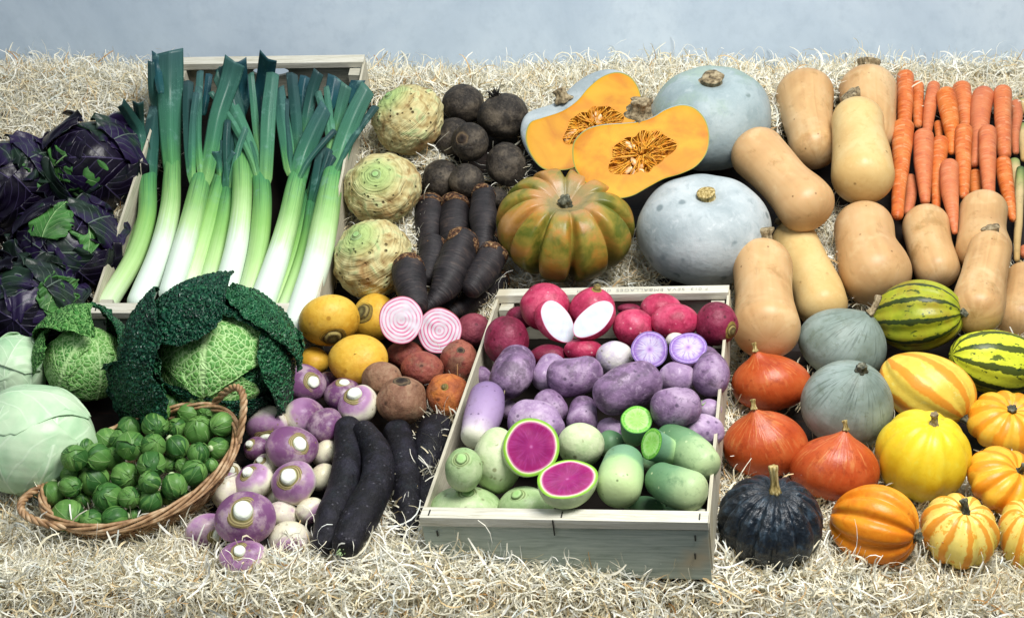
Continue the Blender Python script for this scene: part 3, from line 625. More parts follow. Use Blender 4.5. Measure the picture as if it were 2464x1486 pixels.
def build_body(it):
    p, r0, w = it['pos'][0]; sh = it['shape']; seed = nseed(); spin = it['spin'] if it['spin'] is not None else RNG.uniform(0, 6.28)
    R = frame(it['axis'], spin); hw = it['hw'] * w / F; hh = it['hh'] * w / F
    def shape(nk):
        G = body_grid(sh, it['n'], it['m'], seed, nk); return G @ R.T @ RC       # now in camera axes
    E = shape(False).reshape(-1, 3); lo, hi = E.min(0), E.max(0); c = (lo + hi) / 2; h = (hi - lo) / 2
    sc = np.array([hw / h[0], hh / h[1], (hw / h[0] + hh / h[1]) / 2 * it.get('fat2', 1)])
    G = (shape(True) - c) * sc @ RC.T                       # world axes about the middle
    it['Rmean'] = (hw + hh) / 2
    multi = len(it['parts']) > 0
    if multi: par, org = place_root(it, p, hh)
    Gl = G @ R                                               # local axes of the vegetable
    me = MB().grid(Gl).mesh(it['body'] if multi else it['name'], MATS[it['mat']])
    if multi: o = link(it['body'], me, par, mat4(R, p - org))
    else: o = link(it['name'], me, None, mat4(R, p)); tag(o, it['label'], it['cat'], it['group']); return
    top = G[0].mean(0) + (p - org); bot = G[-1].mean(0) + (p - org)
    ring = G[4].mean(0) + (p - org); dtop = unit(top - (G.mean((0, 1)) + p - org))
    dtop = unit(dtop + it['axis']); rm = it['Rmean']
    for q in it['parts']:
        kd = q[0]
        if kd == 'stem':
            _, typ, mt, k = q[:4]; dd = dtop if len(q) < 5 else unit(ax(*q[4])); add_stem(par, None, top, dd, rm * k, mt, typ, nseed())
        elif kd == 'crown':       # (kind, material, radius fraction, stump height fraction)
            _, mt, kr, kh = q; rc = rm * kr; h = rm * kh; fr = frame(it['axis'])
            t = np.linspace(0, 1, 22)[:, None]; ph = np.linspace(0, 2 * math.pi, 36, endpoint=False)[None, :]
            rad = rc * np.interp(t, [0, .3, .5, .56, .62, 1], [0, .40, .56, .59, .64, 1.0]) * np.ones_like(ph)
            # height follows the body surface so the crown sits on it
            zz = np.interp(t, [0, .3, .46, .56, .62, .8, 1], [1, 1, .80, .15, .02, 0.0, 0.0]) * h
            gb = body_grid(sh, it['n'], 8, seed, True) @ R.T @ RC; gb = (gb - c) * sc @ RC.T
            prof = gb @ unit(it['axis']); lat = np.linalg.norm(gb - prof[..., None] * unit(it['axis']) - (gb[0, 0] - (gb[0, 0] @ unit(it['axis'])) * unit(it['axis'])), axis=-1)
            half = it['n'] // 2
            zs = np.interp(rad[:, 0], lat[:half].mean(1), prof[:half].mean(1)); base = zs[:, None] + rm * .015 * (1 - t ** 6) - (t > .97) * rm * .03
            wv = 1 + .04 * np.sin(ph * 2 + t * 5 + seed) + .02 * np.sin(ph * 5 + seed)
            ripple = .012 * rm * np.sin(t * 46) * (t > .58) * (t < .97)
            Pc = np.stack([rad * wv * np.cos(ph), rad * wv * np.sin(ph), (base + zz + ripple) * np.ones_like(ph)], -1)
            off = gb[0, 0] - (gb[0, 0] @ unit(it['axis'])) * unit(it['axis'])
            Pw = Pc @ fr.T + off + (p - org); cc = Pw.mean((0, 1))
            me = MB().grid((Pw - cc) @ fr, flip=False, V=t[:, 0]).mesh('crown', MATS[mt]); link('crown', me, par, mat4(fr, cc))
        elif kd == 'tuft':
            _, mt, cnt, ln, wd = q; fibres(par, 'leaf_stubs' if wd > .02 else 'rootlets', top, dtop, rm, cnt, ln, wd, mt)
        elif kd == 'root':
            _, mt, ln, wd = q; dd = unit(bot - (G.mean((0, 1)) + p - org)); n = 10; t = np.linspace(0, 1, n)[:, None]
            sd = unit(np.cross(dd, [.3, .2, .9])); P = bot - dd * rm * .12 + dd * t * rm * ln + sd * rm * ln * .3 * t ** 2 - np.array([0, 0, 1]) * rm * ln * .4 * t ** 2
            Gt, V = tube_grid(P, rm * wd * (1 - .92 * t[:, 0]) ** 1.2 + .0004, m=10, k=3); link('taproot', MB().grid(Gt, flip=True, V=V).mesh('taproot', MATS[mt]), par)
        elif kd == 'leaves':
            build_sprout_leaves(par, G + (p - org), it, q)

def fibres(par, name, base, d, rm, cnt, ln, wd, mt, spread=.35):
    r = np.random.default_rng(nseed()); mb = MB()
    for k in range(cnt):
        dd = unit(d + r.normal(0, spread, 3)); st = base + r.normal(0, .10, 3) * rm - d * rm * .05; n = 6; t = np.linspace(0, 1, n)[:, None]
        sd = unit(r.normal(size=3)); P = st + dd * t * rm * ln * r.uniform(.5, 1.1) + sd * rm * ln * .5 * r.uniform(-.5, .5) * t ** 2
        Gt, V = tube_grid(P, rm * wd * (1 - .8 * t[:, 0]) + .0002, m=5, k=2); mb.grid(Gt, flip=True, V=V)
    link(name, mb.mesh(name, MATS[mt]), par)

def tube_world(it):
    P = crom([q[0] for q in it['pos']], it['sub']); R = crom(np.array([[q[1]] for q in it['pos']]), it['sub'])[:, 0]
    sarc = np.concatenate([[0], np.cumsum(np.linalg.norm(np.diff(P, axis=0), axis=1))]); t = np.linspace(0, sarc[-1], max(10, len(P))); P = np.stack([np.interp(t, sarc, P[:, k]) for k in range(3)], -1); R = np.interp(t, sarc, R)
    for _ in range(5): P[1:-1] = .25 * P[:-2] + .5 * P[1:-1] + .25 * P[2:]; R[1:-1] = .25 * R[:-2] + .5 * R[1:-1] + .25 * R[2:]
    return P, np.maximum(R, .0006)
def build_tube(it):
    P, R = tube_world(it); seed = nseed(); mid = P[len(P) // 2]; multi = len(it['parts']) > 0
    G, V = tube_grid(P, R, it['m'], it['cap'][0], it['cap'][1], it['k'], it['rib'], it['ribd'], it['nz'], it['ns'], seed)
    fr = frame(P[0] - P[-1])
    if it['name'] == 'leek':      # the shaft flattens into its leaves
        k = len(G); t = np.clip((V - .80) / .20, 0, 1) ** 1.3; vd = unit(CAM - P[-1]); ctr = G.mean(1, keepdims=True); off = G - ctr; al = off @ vd
        G = ctr + off - (al * (t[:, None] * .93))[..., None] * vd - (t * R.mean() * .35)[:, None, None] * vd
    if multi: par = empty(it['name'], P[-1] - np.array([0, 0, 1]) * R[-1] * .9, it['label'], it['cat'], it['group']); org = np.array(par.location)
    c = P.mean(0); me = MB().grid((G - c) @ fr, flip=True, V=V).mesh(it['body'] if multi else it['name'], MATS[it['mat']])
    if not multi:
        o = link(it['name'], me, None, mat4(fr, c)); tag(o, it['label'], it['cat'], it['group']); return
    link(it['body'], me, par, mat4(fr, c - org)); d0 = unit(P[0] - P[1]); top = P[0] + d0 * R[0] * it['cap'][0] - org; rm = R[:max(2, len(R) // 3)].mean()
    for q in it['parts']:
        if q[0] == 'stem':
            dd = d0 if len(q) < 5 else ax(*q[4]); add_stem(par, None, top, dd, rm * q[3], q[2], q[1], nseed())
        elif q[0] == 'cap':       # rough cut crown: (cap, material, length fraction)
            r0 = R[0]; Pc = np.stack([P[0] + d0 * r0 * (it['cap'][0] * .9 + .18 - k * (q[2] + it['cap'][0]) / 5) for k in range(6)]); Rc = r0 * np.interp(np.arange(6) / 5, [0, .2, .45, 1], [.62, .88, 1.0, 1.025])
            Gt, V = tube_grid(Pc, Rc, 30, .25, .02, 4, nz=.10, ns=60, seed=nseed()); link('crown', MB().grid(Gt - org, flip=True, V=V).mesh('crown', MATS[q[1]]), par)
        elif q[0] == 'tuft': fibres(par, 'rootlets', top, d0, rm, q[2], q[3], q[4], q[1])
        elif q[0] == 'tuft_end': fibres(par, 'rootlets', P[-1] + unit(P[-1] - P[-2]) * R[-1] * it['cap'][1] - org, unit(P[-1] - P[-2]), rm, q[2], q[3], q[4], q[1])
        elif q[0] == 'leaves': build_leek_leaves(par, org, it, q[1])

def build_leek_leaves(par, org, it, leaves):
    for lf in leaves:
        pts, mt, fold, lift = lf['p'], lf.get('m', 'leek_leaf'), lf.get('fold', .5), lf.get('lift', .0)
        if pts[0][1] < 470: mt = 'leek_leaf_tip'
        pos = []; W = []
        pts = [(pts[0][0], pts[0][1], pts[0][2] * 1.0)] + list(pts[1:])
        for i, (x, y, hw) in enumerate(pts):
            X, Y = zc(it['z'], x, y); hwp = hw * ZN[it['z']][2]; w = SURF[it['surf']](X, Y, it['L'] + np.interp(i / (len(pts) - 1), [0, .34, 1], [lf.get('d0', .020), max(.034, lf.get('d0', 0)), lf.get('d1', .055)]) + lift)
            pos.append(CAM + ray(X, Y) * w); W.append([hwp * w / F])
        P = crom(pos, 7); Wd = crom(W, 7)[:, 0]; n = len(P); Wd = Wd * np.clip(.5 + np.linspace(0, 1, n) * 5, 0, 1) ** .7; T_ = np.gradient(P, axis=0); T_ /= np.linalg.norm(T_, axis=1)[:, None]
        view = CAM - P; view /= np.linalg.norm(view, axis=1)[:, None]; S = np.cross(T_, view); S /= np.linalg.norm(S, axis=1)[:, None]; Nn = np.cross(S, T_)
        s = np.linspace(-1, 1, 15)[None, :]; seed = nseed(); r = random.Random(seed)
        tw = lf.get('tw', 0) * np.linspace(0, 1, n)[:, None]; side = lf.get('side', 0)
        x = s * Wd[:, None]; wv = .06 * Wd[:, None] * np.sin(np.linspace(0, 5, n)[:, None] + s * 2 + seed)
        zz = (-fold if not lf.get('vee') else fold) * (np.abs(s) ** 1.15) * Wd[:, None] * (1 - .35 * np.linspace(0, 1, n)[:, None]) + wv
        xx = x * np.cos(tw) - zz * np.sin(tw); zz = x * np.sin(tw) + zz * np.cos(tw)
        # slanting cut at the tip
        G = P[:, None, :] + xx[..., None] * S[:, None, :] + zz[..., None] * Nn[:, None, :]
        sl = lf.get('cut', r.uniform(-.5, .5)); tfac = np.clip(np.linspace(0, 1, n)[:, None] * 6 - 5, 0, 1) * s * sl * Wd[:, None]; G = G + tfac[..., None] * T_[:, None, :]
        c = G.mean((0, 1)); me = MB().grid(G - c, wrap=False).mesh('leaf', MATS[mt]); o = link('leaf', me, par, Matrix.Translation(Vector(c - org)))
        so = o.modifiers.new('thickness', 'SOLIDIFY'); so.thickness = .0013; so.offset = 0

def ring_pts(it, w, N=56):
    """outline of the cut face as points on the cut plane"""
    c = CAM + ray(it['cx'], it['cy']) * w; nf = unit(cv(*it['nf']))
    if it['outline']:
        O = np.array(it['outline'], float); E = np.vstack([O, O[:1]]); n = len(O); pp = []
        for i in range(n):
            a, b, c2, d = O[i - 1], O[i], O[(i + 1) % n], O[(i + 2) % n]
            for t in np.linspace(0, 1, 5, endpoint=False): pp.append(.5 * ((2 * b) + (-a + c2) * t + (2 * a - 5 * b + 4 * c2 - d) * t ** 2 + (-a + 3 * b - 3 * c2 + d) * t ** 3))
    else:
        ro = math.radians(it['rot']); pp = []
        for t in np.linspace(0, 2 * math.pi, N, endpoint=False):
            k = 1 + .012 * math.sin(3 * t + it['cx']) + .01 * math.sin(5 * t + it['cy']); a, b = it['rx'] * k * math.cos(t), it['ry'] * k * math.sin(t)
            pp.append((it['cx'] + a * math.cos(ro) + b * math.sin(ro), it['cy'] - (a * math.sin(ro) - b * math.cos(ro))))
    out = []
    for X, Y in pp:
        D = ray(X, Y); out.append(CAM + D * ((nf @ (c - CAM)) / (nf @ D)))
    return c, nf, np.array(out)
def build_half(it):
    p, r, w = it['pos'][0]; c, nf, O = ring_pts(it, w); dep = it['dep'] * w / F; seed = nseed()
    a2 = np.cross(O[1] - O[0], O[0] - c) @ nf
    if a2 > 0: O = O[::-1]
    # orientation: make outline run counter-clockwise seen from the face side
    if (np.cross(O[0] - c, O[5] - c) @ nf) < 0: O = O[::-1]
    bd = unit(cv(*it['bdir'])) if it['bdir'] else -nf
    org = c + bd * dep * .6 - np.array([0, 0, 1]) * r * .6; par = empty(it['name'], org, it['label'], it['cat'], it['group'])
    fr = frame(nf)
    # skin
    ts = np.linspace(0, math.pi / 2, 22)[:, None, None]; cm = O.mean(0)
    G = cm + (O - cm)[None] * (np.cos(ts) ** it['sq']) * (1 + .035 * np.sin(2 * ts)) * (1 - it['taper'] * np.sin(ts)) + bd * dep * np.sin(ts) ** (1 / max(.3, it['sq']) if it['sq'] < 1 else 1)
    rel = G - cm; G = cm + rel * (1 + (.02 * snoise(G, 12, seed, 2))[..., None] * np.sin(ts))
    me = MB().grid((G - cm) @ fr).mesh('skin', MATS[it['skin']]); link('skin', me, par, mat4(fr, cm - org))
    # face, a hair proud with a soft rim
    n = 18; k = np.linspace(1, 0, n)[:, None, None]
    if it['cavity']:
        ex, ey, ea, eb, er, ed = it['cavity']; s = ZN[it['z']][2]; X, Y = zc(it['z'], ex, ey); sub = dict(it); sub.update(cx=X, cy=Y, rx=ea * s, ry=eb * s, rot=er, outline=None)
        D = ray(X, Y); cc = CAM + D * ((nf @ (c - CAM)) / (nf @ D)); ro = math.radians(er)
        th = [math.atan2(*(( (q - cc) @ UP, (q - cc) @ RIGHT))) for q in O]
        Cv = []
        for t in th:
            t2 = t - ro; rad = 1 / math.sqrt((math.cos(t2) / (ea * s)) ** 2 + (math.sin(t2) / (eb * s)) ** 2); rad *= 1 + .07 * math.sin(5 * t + 1) + .05 * math.sin(9 * t)
            Dd = ray(X + rad * math.cos(t), Y - rad * math.sin(t)); Cv.append(CAM + Dd * ((nf @ (c - CAM)) / (nf @ Dd)))
        Cv = np.array(Cv); Gf = Cv[None] + (O - Cv)[None] * k
        edge = nf * .0012
        Gf = Gf + edge * (1 - k ** 12); me = MB().grid((Gf - cm) @ fr, flip=True, V=np.linspace(1, 0, n)).mesh('cut_face', MATS[it['face']]); fo = link('cut_face', me, par, mat4(fr, cm - org))
        tb = np.linspace(0, math.pi / 2, 16)[:, None, None]; cvd = ed * s * w / F
        Gb = cc + (Cv - cc)[None] * np.cos(tb) - nf * cvd * np.sin(tb); Gb = Gb + nf * (snoise(Gb, 60, seed, 3) * cvd * .30)[..., None] * np.sin(tb)
        me = MB().grid((Gb - cc) @ fr, flip=True).mesh('seed_cavity', MATS['seed_pulp']); link('seed_cavity', me, par, mat4(fr, cc - org))
        rr = np.random.default_rng(seed); mb = MB()
        for q in range(230):
            a = rr.uniform(0, 1); i = rr.integers(len(Cv)); st = Cv[i] + nf * .001; tgt = cc + (Cv[(i + rr.integers(-6, 7)) % len(Cv)] - cc) * rr.uniform(.05, .75) - nf * cvd * rr.uniform(.1, .75)
            if q % 2: st = cc + (Cv[i] - cc) * rr.uniform(.2, .95) - nf * cvd * rr.uniform(.1, .4)
            t = np.linspace(0, 1, 6)[:, None]; P = st + (tgt - st) * t + rr.normal(0, .0035, 3) * np.sin(t * 3.14)
            Gt, V = tube_grid(P, np.full(6, rr.uniform(.0006, .0015)), m=5, k=2); mb.grid(Gt - cc, flip=True, V=V)
        link('pulp_fibres', mb.mesh('pulp_fibres', MATS['pulp_fibre']), par, Matrix.Translation(Vector(cc - org)))
        for (sx, sy, ang) in it['extra']['seeds']:
            X2, Y2 = zc(it['z'], sx, sy); Dd = ray(X2, Y2); q = CAM + Dd * ((nf @ (c - CAM - nf * cvd * .22)) / (nf @ Dd)); a = math.radians(ang); zd = unit(cv(math.cos(a), math.sin(a), rr.uniform(-.3, .3)))
            Rr = frame(zd, rr.uniform(0, 3)); Rr = np.stack([unit(np.cross(zd, nf)), np.cross(zd, unit(np.cross(zd, nf))), zd], 1)
            g = body_grid({'H': 1, 'egg': -.25, 'noise': .03}, 14, 18, seed + int(sx)) * np.array([.0052, .0024, .0098]) * it['extra'].get('ss', 1.0)
            link('seed', MB().grid(g).mesh('seed', MATS['pumpkin_seed']), par, mat4(Rr, q - org))
        st = it['extra'].get('stem')
        if st:
            X2, Y2 = zc(it['z'], st[0], st[1]); q = CAM + ray(X2, Y2) * ((nf @ (c - CAM)) / (nf @ ray(X2, Y2))) + bd * dep * .25; add_stem(par, None, q - org, ax(*st[2]), st[3], 'stem_brown', 'stub', seed)
    else:
        Gf = cm + (O - cm)[None] * k + nf * .0010 * (1 - k ** 10) + nf * (.0012 * snoise(cm + (O - cm)[None] * k, 60, seed, 2))[..., None] * (1 - k ** 4)
        me = MB().grid((Gf - cm) @ fr, flip=True, V=np.linspace(1, 0, n)).mesh('cut_face', MATS[it['face']]); link('cut_face', me, par, mat4(fr, cm - org))

# ------------------------------------------------------------------ leafy heads
def leaf_grid(Rh, ncam, ang, span, width, off=.03, flare=0, cup=0, ruff=.0, bump=0, bn=26, seed=0, n=60, m=60, rag=.06, tip=0, pw=.5, basew=.1, cr=None):
    """leaf wrapped over a ball of radius Rh; ncam = camera-axes direction of its middle, ang = image direction base -> tip"""
    nd = unit(cv(*ncam)); a = math.radians(ang); t = cv(math.cos(a), math.sin(a), 0); t = unit(t - nd * (t @ nd)); lat = np.cross(nd, t)
    u = np.linspace(0, 1, n)[:, None]; v = np.linspace(-1, 1, m)[None, :]
    rr = np.random.default_rng(seed); e = sum(rr.uniform(.3, 1) / (k ** .6) * np.sin(k * 3.1 * u + rr.uniform(0, 6)) for k in (2, 5, 9, 14)) * rag
    e2 = sum(rr.uniform(.3, 1) / (k ** .6) * np.sin(k * 2.2 * v + rr.uniform(0, 6)) for k in (2, 4, 7, 12)) * rag
    W = width * (np.sin(math.pi * np.clip(basew + (.98 - basew) * u, 0, 1)) ** pw) * (1 + e)
    uu = u * (1 + e2 * .6 * u ** 3) - .24 * (np.abs(v) ** 2.4) * u
    th = (uu - .5) * span; D = np.cos(th)[..., None] * nd + np.sin(th)[..., None] * t
    om = v * W; dr = np.cos(om)[..., None] * D + np.sin(om)[..., None] * lat
    rad = 1 + off + flare * np.clip((u - .45) / .55, 0, 1) ** 2 + cup * np.abs(v) ** 3 + tip * u ** 5
    rad = rad + ruff * (np.abs(v) ** 2 + u ** 4) * (np.sin(u * 17 + v * 4 + seed) + .6 * np.sin(u * 31 + v * 9 + seed * 2)) * .5
    rad = rad + .025 * np.exp(-(v / .05) ** 2) * (1 - u)
    rad = rad + .02 * snoise(dr, 2.2, seed, 3)
    if bump:
        f1, f2 = worley((v * .5 + .5) * np.ones_like(u), u * np.ones_like(v), bn, int(bn * 1.1), seed); rad = rad + bump * (np.clip(.75 - f1, 0, 1) - .35)
        rad = rad - 0 * f2
    return dr * (Rh * rad)[..., None]
def head_grid(Rh, seed, n=40, m=56, sq=(1, 1, 1), nz=.03):
    g = body_grid({'noise': nz, 'ns': 1.6, 'sq': .95}, n, m, seed); return g * Rh * np.array(sq)
def cabbage(name, label, z, x, y, r, head, leaves, group=None, lift=0.0, fat=1.0, sx=1.0, sy=1.0, headname='heart'):
    s = ZN[z][2]; X, Y = zc(z, x, y)
    ITEMS.append(dict(kind='cabbage', name=name, cat='cabbage', label=label, group=group, pts=[(X, Y, r * s)], lift=lift, surf='bank', fat=fat, head=head, leaves=leaves, sx=sx, sy=sy, headname=headname))
def build_cabbage(it):
    p, r, w = it['pos'][0]; org = p - np.array([0, 0, 1]) * r * .9; par = empty(it['name'], org, it['label'], 'cabbage', it['group']); st = np.array([it['sx'], it['sy'], 1.0])
    def tf(g): return (g @ RC * st) @ RC.T
    seed = nseed(); fr = RC
    me = MB().grid(tf(head_grid(r * .97, seed)) @ fr).mesh(it['headname'], MATS[it['head']]); link(it['headname'], me, par, mat4(fr, p - org))
    for i, lf in enumerate(it['leaves']):
        kw = dict(lf); mt = kw.pop('mat'); g = tf(leaf_grid(r, seed=seed + i * 7 + 1, **kw)); c = g.mean((0, 1)); nd = unit(cv(*kw['ncam'])); f2 = frame(nd)
        me = MB().grid((g - c) @ f2, wrap=False).mesh('leaf', MATS[mt]); o = link('leaf', me, par, mat4(f2, c + p - org)); so = o.modifiers.new('thickness', 'SOLIDIFY'); so.thickness = .0012; so.offset = 0

def build_sprout(it, proto=[]):
    p, r, w = it['pos'][0]
    if len(proto) < 6:
        k = len(proto); seed = 900 + k; rr = random.Random(seed); body = head_grid(1.0, seed, 24, 30, (1, 1, 1.08), .04)
        mb = MB().grid(body * .017)
        hm = mb.mesh('heart', MATS['sprout_leaf' if k % 3 else 'sprout_dark'])
        lm = []
        for j in range(5):
            a = j * 72 + rr.uniform(-20, 20); el = rr.uniform(.1, .7); ar = math.radians(a); nv = RC.T @ np.array([math.cos(ar), math.sin(ar), el])
            # base of each leaf at local -z, tip towards +z
            nd = unit(np.array([math.cos(ar), math.sin(ar), el])); t = unit(np.array([0, 0, 1]) - nd * nd[2]); lat = np.cross(nd, t)
            u = np.linspace(0, 1, 22)[:, None]; v = np.linspace(-1, 1, 22)[None, :]; Wd = rr.uniform(.75, 1.0) * np.sin(math.pi * np.clip(.12 + .86 * u, 0, 1)) ** .5
            th = (u - .12 * np.abs(v) ** 2 * u - .5) * rr.uniform(1.9, 2.5); D = np.cos(th)[..., None] * nd + np.sin(th)[..., None] * t; om = v * Wd; dr = np.cos(om)[..., None] * D + np.sin(om)[..., None] * lat
            rad = 1.03 + .025 * j * .5 + rr.uniform(0, .12) * np.clip((u - .6) / .4, 0, 1) ** 2 + (.025) * np.abs(v) ** 3 + .015 * np.sin(7 * v + 5 * u + j) + .03 * np.exp(-(v / .08) ** 2) * (1 - u)
            me = MB().grid(dr * rad[..., None] * .017, wrap=False).mesh('leaf', MATS['sprout_leaf' if (j + k) % 3 else 'sprout_dark']); lm.append(me)
        Pst = np.array([[0, 0, -1.0], [0, 0, -1.12], [.02, 0, -1.22]]); Gs, V = tube_grid(Pst, np.array([.34, .30, .27]), 16, .1, .1, 3)
        sm = MB().grid(Gs * .017, flip=True, V=V).mesh('stem', MATS['pale_green_radish'])
        proto.append((hm, lm, sm))
    hm, lm, sm = proto[SEED[0] % len(proto)]; nseed()
    d = unit(ax(*it['axis_'])); R = frame(d, RNG.uniform(0, 6.28)); par = empty(it['name'], p - np.array([0, 0, 1]) * r * .9, it['label'], it['cat'], it['group']); org = np.array(par.location)
    M = mat4(R, p - org) @ Matrix.Diagonal((r * 55.3, r * 55.3, r * 55.3, 1))
    link('heart', hm, par, M)
    for me in lm: link('leaf', me, par, M)
    link('stem', sm, par, M)
# ------------------------------------------------------------------ the vegetables, laid from the back of the bank to the front
# shapes
PUMP = dict(H=.72, dt=.16, db=.12, dw=.3, sq=.85, noise=.03, ns=.7)
RADI = dict(H=1.0, noise=.05, ns=.9, tail=.10, tw=.12)

# --- big pumpkins
G_P = None
B('pumpkin', 'pumpkin', 'Z4', 1320, 405, 365, 320, 'grey_pumpkin_green', (95, 38), 'biggest blue grey pumpkin at the very back, behind the cut pumpkin halves', lift=.0,
  shape=dict(PUMP, H=.80, ribs=9, rd=.02, sharp=2), parts=[('stem', 'cork', 'stem_brown', .30, (80, 50))], body='rind', n=70, m=96)
Hf('cut_pumpkin', 'pumpkin', 'Z4', 560, 430, 300, 200, 25, (.05, .30, .95), 230, 'orange_flesh', 'grey_pumpkin', 'halved grey pumpkin with orange flesh, the rear one of the two halves', group='cut pumpkin halves', lift=.03,
   outline=[(228, 490), (255, 430), (320, 405), (440, 365), (530, 305), (600, 225), (680, 160), (770, 132), (850, 160), (900, 235), (916, 330), (880, 420), (800, 490), (720, 560), (600, 640), (510, 700), (420, 715), (330, 705), (268, 640), (232, 560)],
   cavity=(622, 448, 185, 92, 24, 70), bdir=(-.52, .48, -.70), extra=dict(seeds=[(640, 385, 60), (668, 410, 80), (655, 425, 120), (505, 475, 160), (490, 500, 20), (478, 520, 40)], stem=(478, 312, (110, 30), .032)))
Hf('cut_pumpkin', 'pumpkin', 'Z4', 905, 600, 400, 250, 10, (-.02, .34, .94), 170, 'orange_flesh', 'grey_pumpkin', 'halved grey pumpkin with orange flesh resting in front, its seeds showing over the ribbed pumpkin', group='cut pumpkin halves', lift=.115,
   outline=[(505, 630), (515, 545), (580, 478), (670, 448), (800, 438), (900, 428), (985, 400), (1060, 355), (1150, 328), (1230, 345), (1292, 410), (1318, 505), (1302, 610), (1240, 690), (1150, 735), (1050, 765), (960, 812), (860, 866), (765, 880), (665, 850), (580, 785), (522, 705)],
   cavity=(910, 612, 205, 112, 22, 75), bdir=(.05, .25, -.97), extra=dict(seeds=[(850, 575, 10), (870, 665, 120), (835, 715, 40), (868, 735, 95), (905, 705, 60), (900, 735, 20), (842, 560, 150), (915, 720, 130)], stem=(905, 385, (70, 45), .046)))
B('pumpkin', 'pumpkin', 'Z4', 1285, 1070, 402, 340, 'grey_pumpkin', (92, 42), 'pale blue grey pumpkin with a corky stem, left of the butternut squashes', lift=.0,
  shape=dict(PUMP, H=.78, ribs=8, rd=.02, sharp=2), parts=[('stem', 'cork', 'stem_tan', .24, (88, 55))], body='rind', n=70, m=96)
B('pumpkin', 'pumpkin', 'Z4', 462, 1040, 412, 345, 'musquee', (88, 46), 'deeply ribbed green and tan pumpkin under the cut pumpkin half', lift=.0,
  shape=dict(H=.70, dt=.30, db=.2, dw=.34, sq=.8, ribs=11, rd=.22, sharp=14, noise=.03, ns=.7), spin=.2, parts=[('stem', 'stub', 'stem_dark', .24, (90, 55))], body='rind', n=80, m=208)

# --- butternut squashes
def BN(pts, label, lift=0.0, stem=None, mat='butternut', z='Z5', cap=(.8, .8)):
    T('butternut_squash', 'squash', z, pts, mat, label, group='butternut squashes', lift=lift, cap=cap, nz=.03, ns=9, m=56, k=12, parts=[('stem', 'stub', 'stem_brown', .95) + ((stem,) if stem and stem is not True else ())] if stem else (), body='flesh', fat=1.0, sub=7)
BN([(398, 222, 142), (408, 330, 126), (425, 410, 118), (440, 480, 118)], 'butternut squash leaning at the back beside the biggest grey pumpkin')
BN([(705, 205, 140), (715, 330, 132), (730, 420, 110)], 'butternut squash at the back left of the carrots, half hidden by another', stem=(75, 20))
BN([(655, 360, 128), (662, 440, 128), (680, 540, 146), (684, 618, 156)], 'pale squat butternut squash propped in front of the one next to the carrots', lift=.05, stem=(110, 25), mat='pale_butternut', cap=(.95, .8))
BN([(165, 510, 138), (240, 590, 130), (310, 670, 125), (375, 735, 140), (405, 770, 142)], 'butternut squash lying aslant with its stem against the grey pumpkins', lift=.02, stem=(140, 30), cap=(.8, .75))
BN([(688, 890, 148), (700, 980, 148), (735, 1080, 172), (750, 1110, 172)], 'stout butternut squash above the green striped squash, puckered at its lower end', lift=.0, cap=(.85, .8))
BN([(998, 880, 118), (1015, 970, 112), (1045, 1070, 115), (1050, 1085, 112)], 'slim butternut squash standing alone below the carrots', lift=.0, cap=(.95, .8))
BN([(1280, 800, 116), (1272, 900, 116), (1282, 985, 136)], 'butternut squash whose neck covers the carrot tips, mostly behind another', lift=.0)
BN([(1308, 1000, 106), (1282, 1120, 112), (1258, 1240, 128), (1250, 1290, 128)], 'butternut squash with a stubby stem lying over the one below the carrots', lift=.045, stem=(100, 40), cap=(.95, .7))
BN([(1480, 1130, 88), (1470, 1240, 105), (1462, 1330, 118)], 'butternut squash cut off by the right edge above the yellow green striped squash', lift=.0)
BN([(345, 950, 112), (400, 1070, 118), (455, 1180, 126), (478, 1260, 128)], 'yellowish butternut squash tucked behind the upright one in front', lift=.0, stem=(120, 30), mat='pale_butternut', cap=(.9, .8))
BN([(187, 1080, 148), (190, 1190, 142), (200, 1290, 150), (206, 1380, 166)], 'tall butternut squash standing behind the red onion shaped squashes', lift=.03, stem=(95, 25), cap=(.95, .7))

# --- carrots
def CR(pts, label, lift=0.0):
    T('carrot', 'carrot', 'Z5', pts, 'carrot', label, group='carrots in a heap', lift=lift + .014, cap=(.75, .9), nz=.03, ns=30, m=26, k=6, body='flesh')
CR([(1058, 370, 24), (1060, 430, 18)], 'carrot showing only a stub between two carrots of the top row')
CR([(918, 640, 30), (922, 720, 30), (905, 800, 24)], 'carrot low in the heap, glimpsed between the two leftmost front carrots')
CR([(1240, 620, 34), (1240, 700, 28)], 'shadowed carrot deep in the gap above the rearmost butternut neck')
CR([(955, 180, 30), (955, 270, 28), (955, 370, 22)], 'thin carrot, second from the left in the top row')
CR([(893, 135, 42), (893, 230, 40), (890, 340, 36), (888, 400, 30)], 'tallest carrot of the top row, next to the butternut squash', lift=.01)
CR([(1034, 182, 32), (1015, 290, 32), (1002, 400, 24)], 'slim carrot, third from the left in the top row', lift=.006)
CR([(1172, 195, 46), (1185, 280, 42), (1192, 370, 32)], 'carrot between two larger ones in the middle of the top row')
CR([(1094, 225, 48), (1112, 320, 46), (1124, 420, 34), (1122, 505, 18)], 'broad shouldered carrot in the top row tapering to a dark tip', lift=.02)
CR([(1280, 228, 54), (1262, 320, 50), (1262, 420, 42), (1236, 560, 24)], 'thick bent carrot with a crease near its crown', lift=.012)
CR([(1376, 214, 45), (1376, 320, 43), (1380, 430, 38), (1384, 515, 33)], 'thick blunt carrot at the right of the top row', lift=.024)
CR([(1440, 268, 26), (1452, 320, 27), (1436, 410, 22), (1440, 505, 16)], 'thin wiggly carrot at the right end of the top row')
CR([(885, 385, 52), (876, 480, 50), (872, 600, 38), (858, 720, 34), (854, 815, 30)], 'longest carrot, at the left edge of the front row', lift=.03)
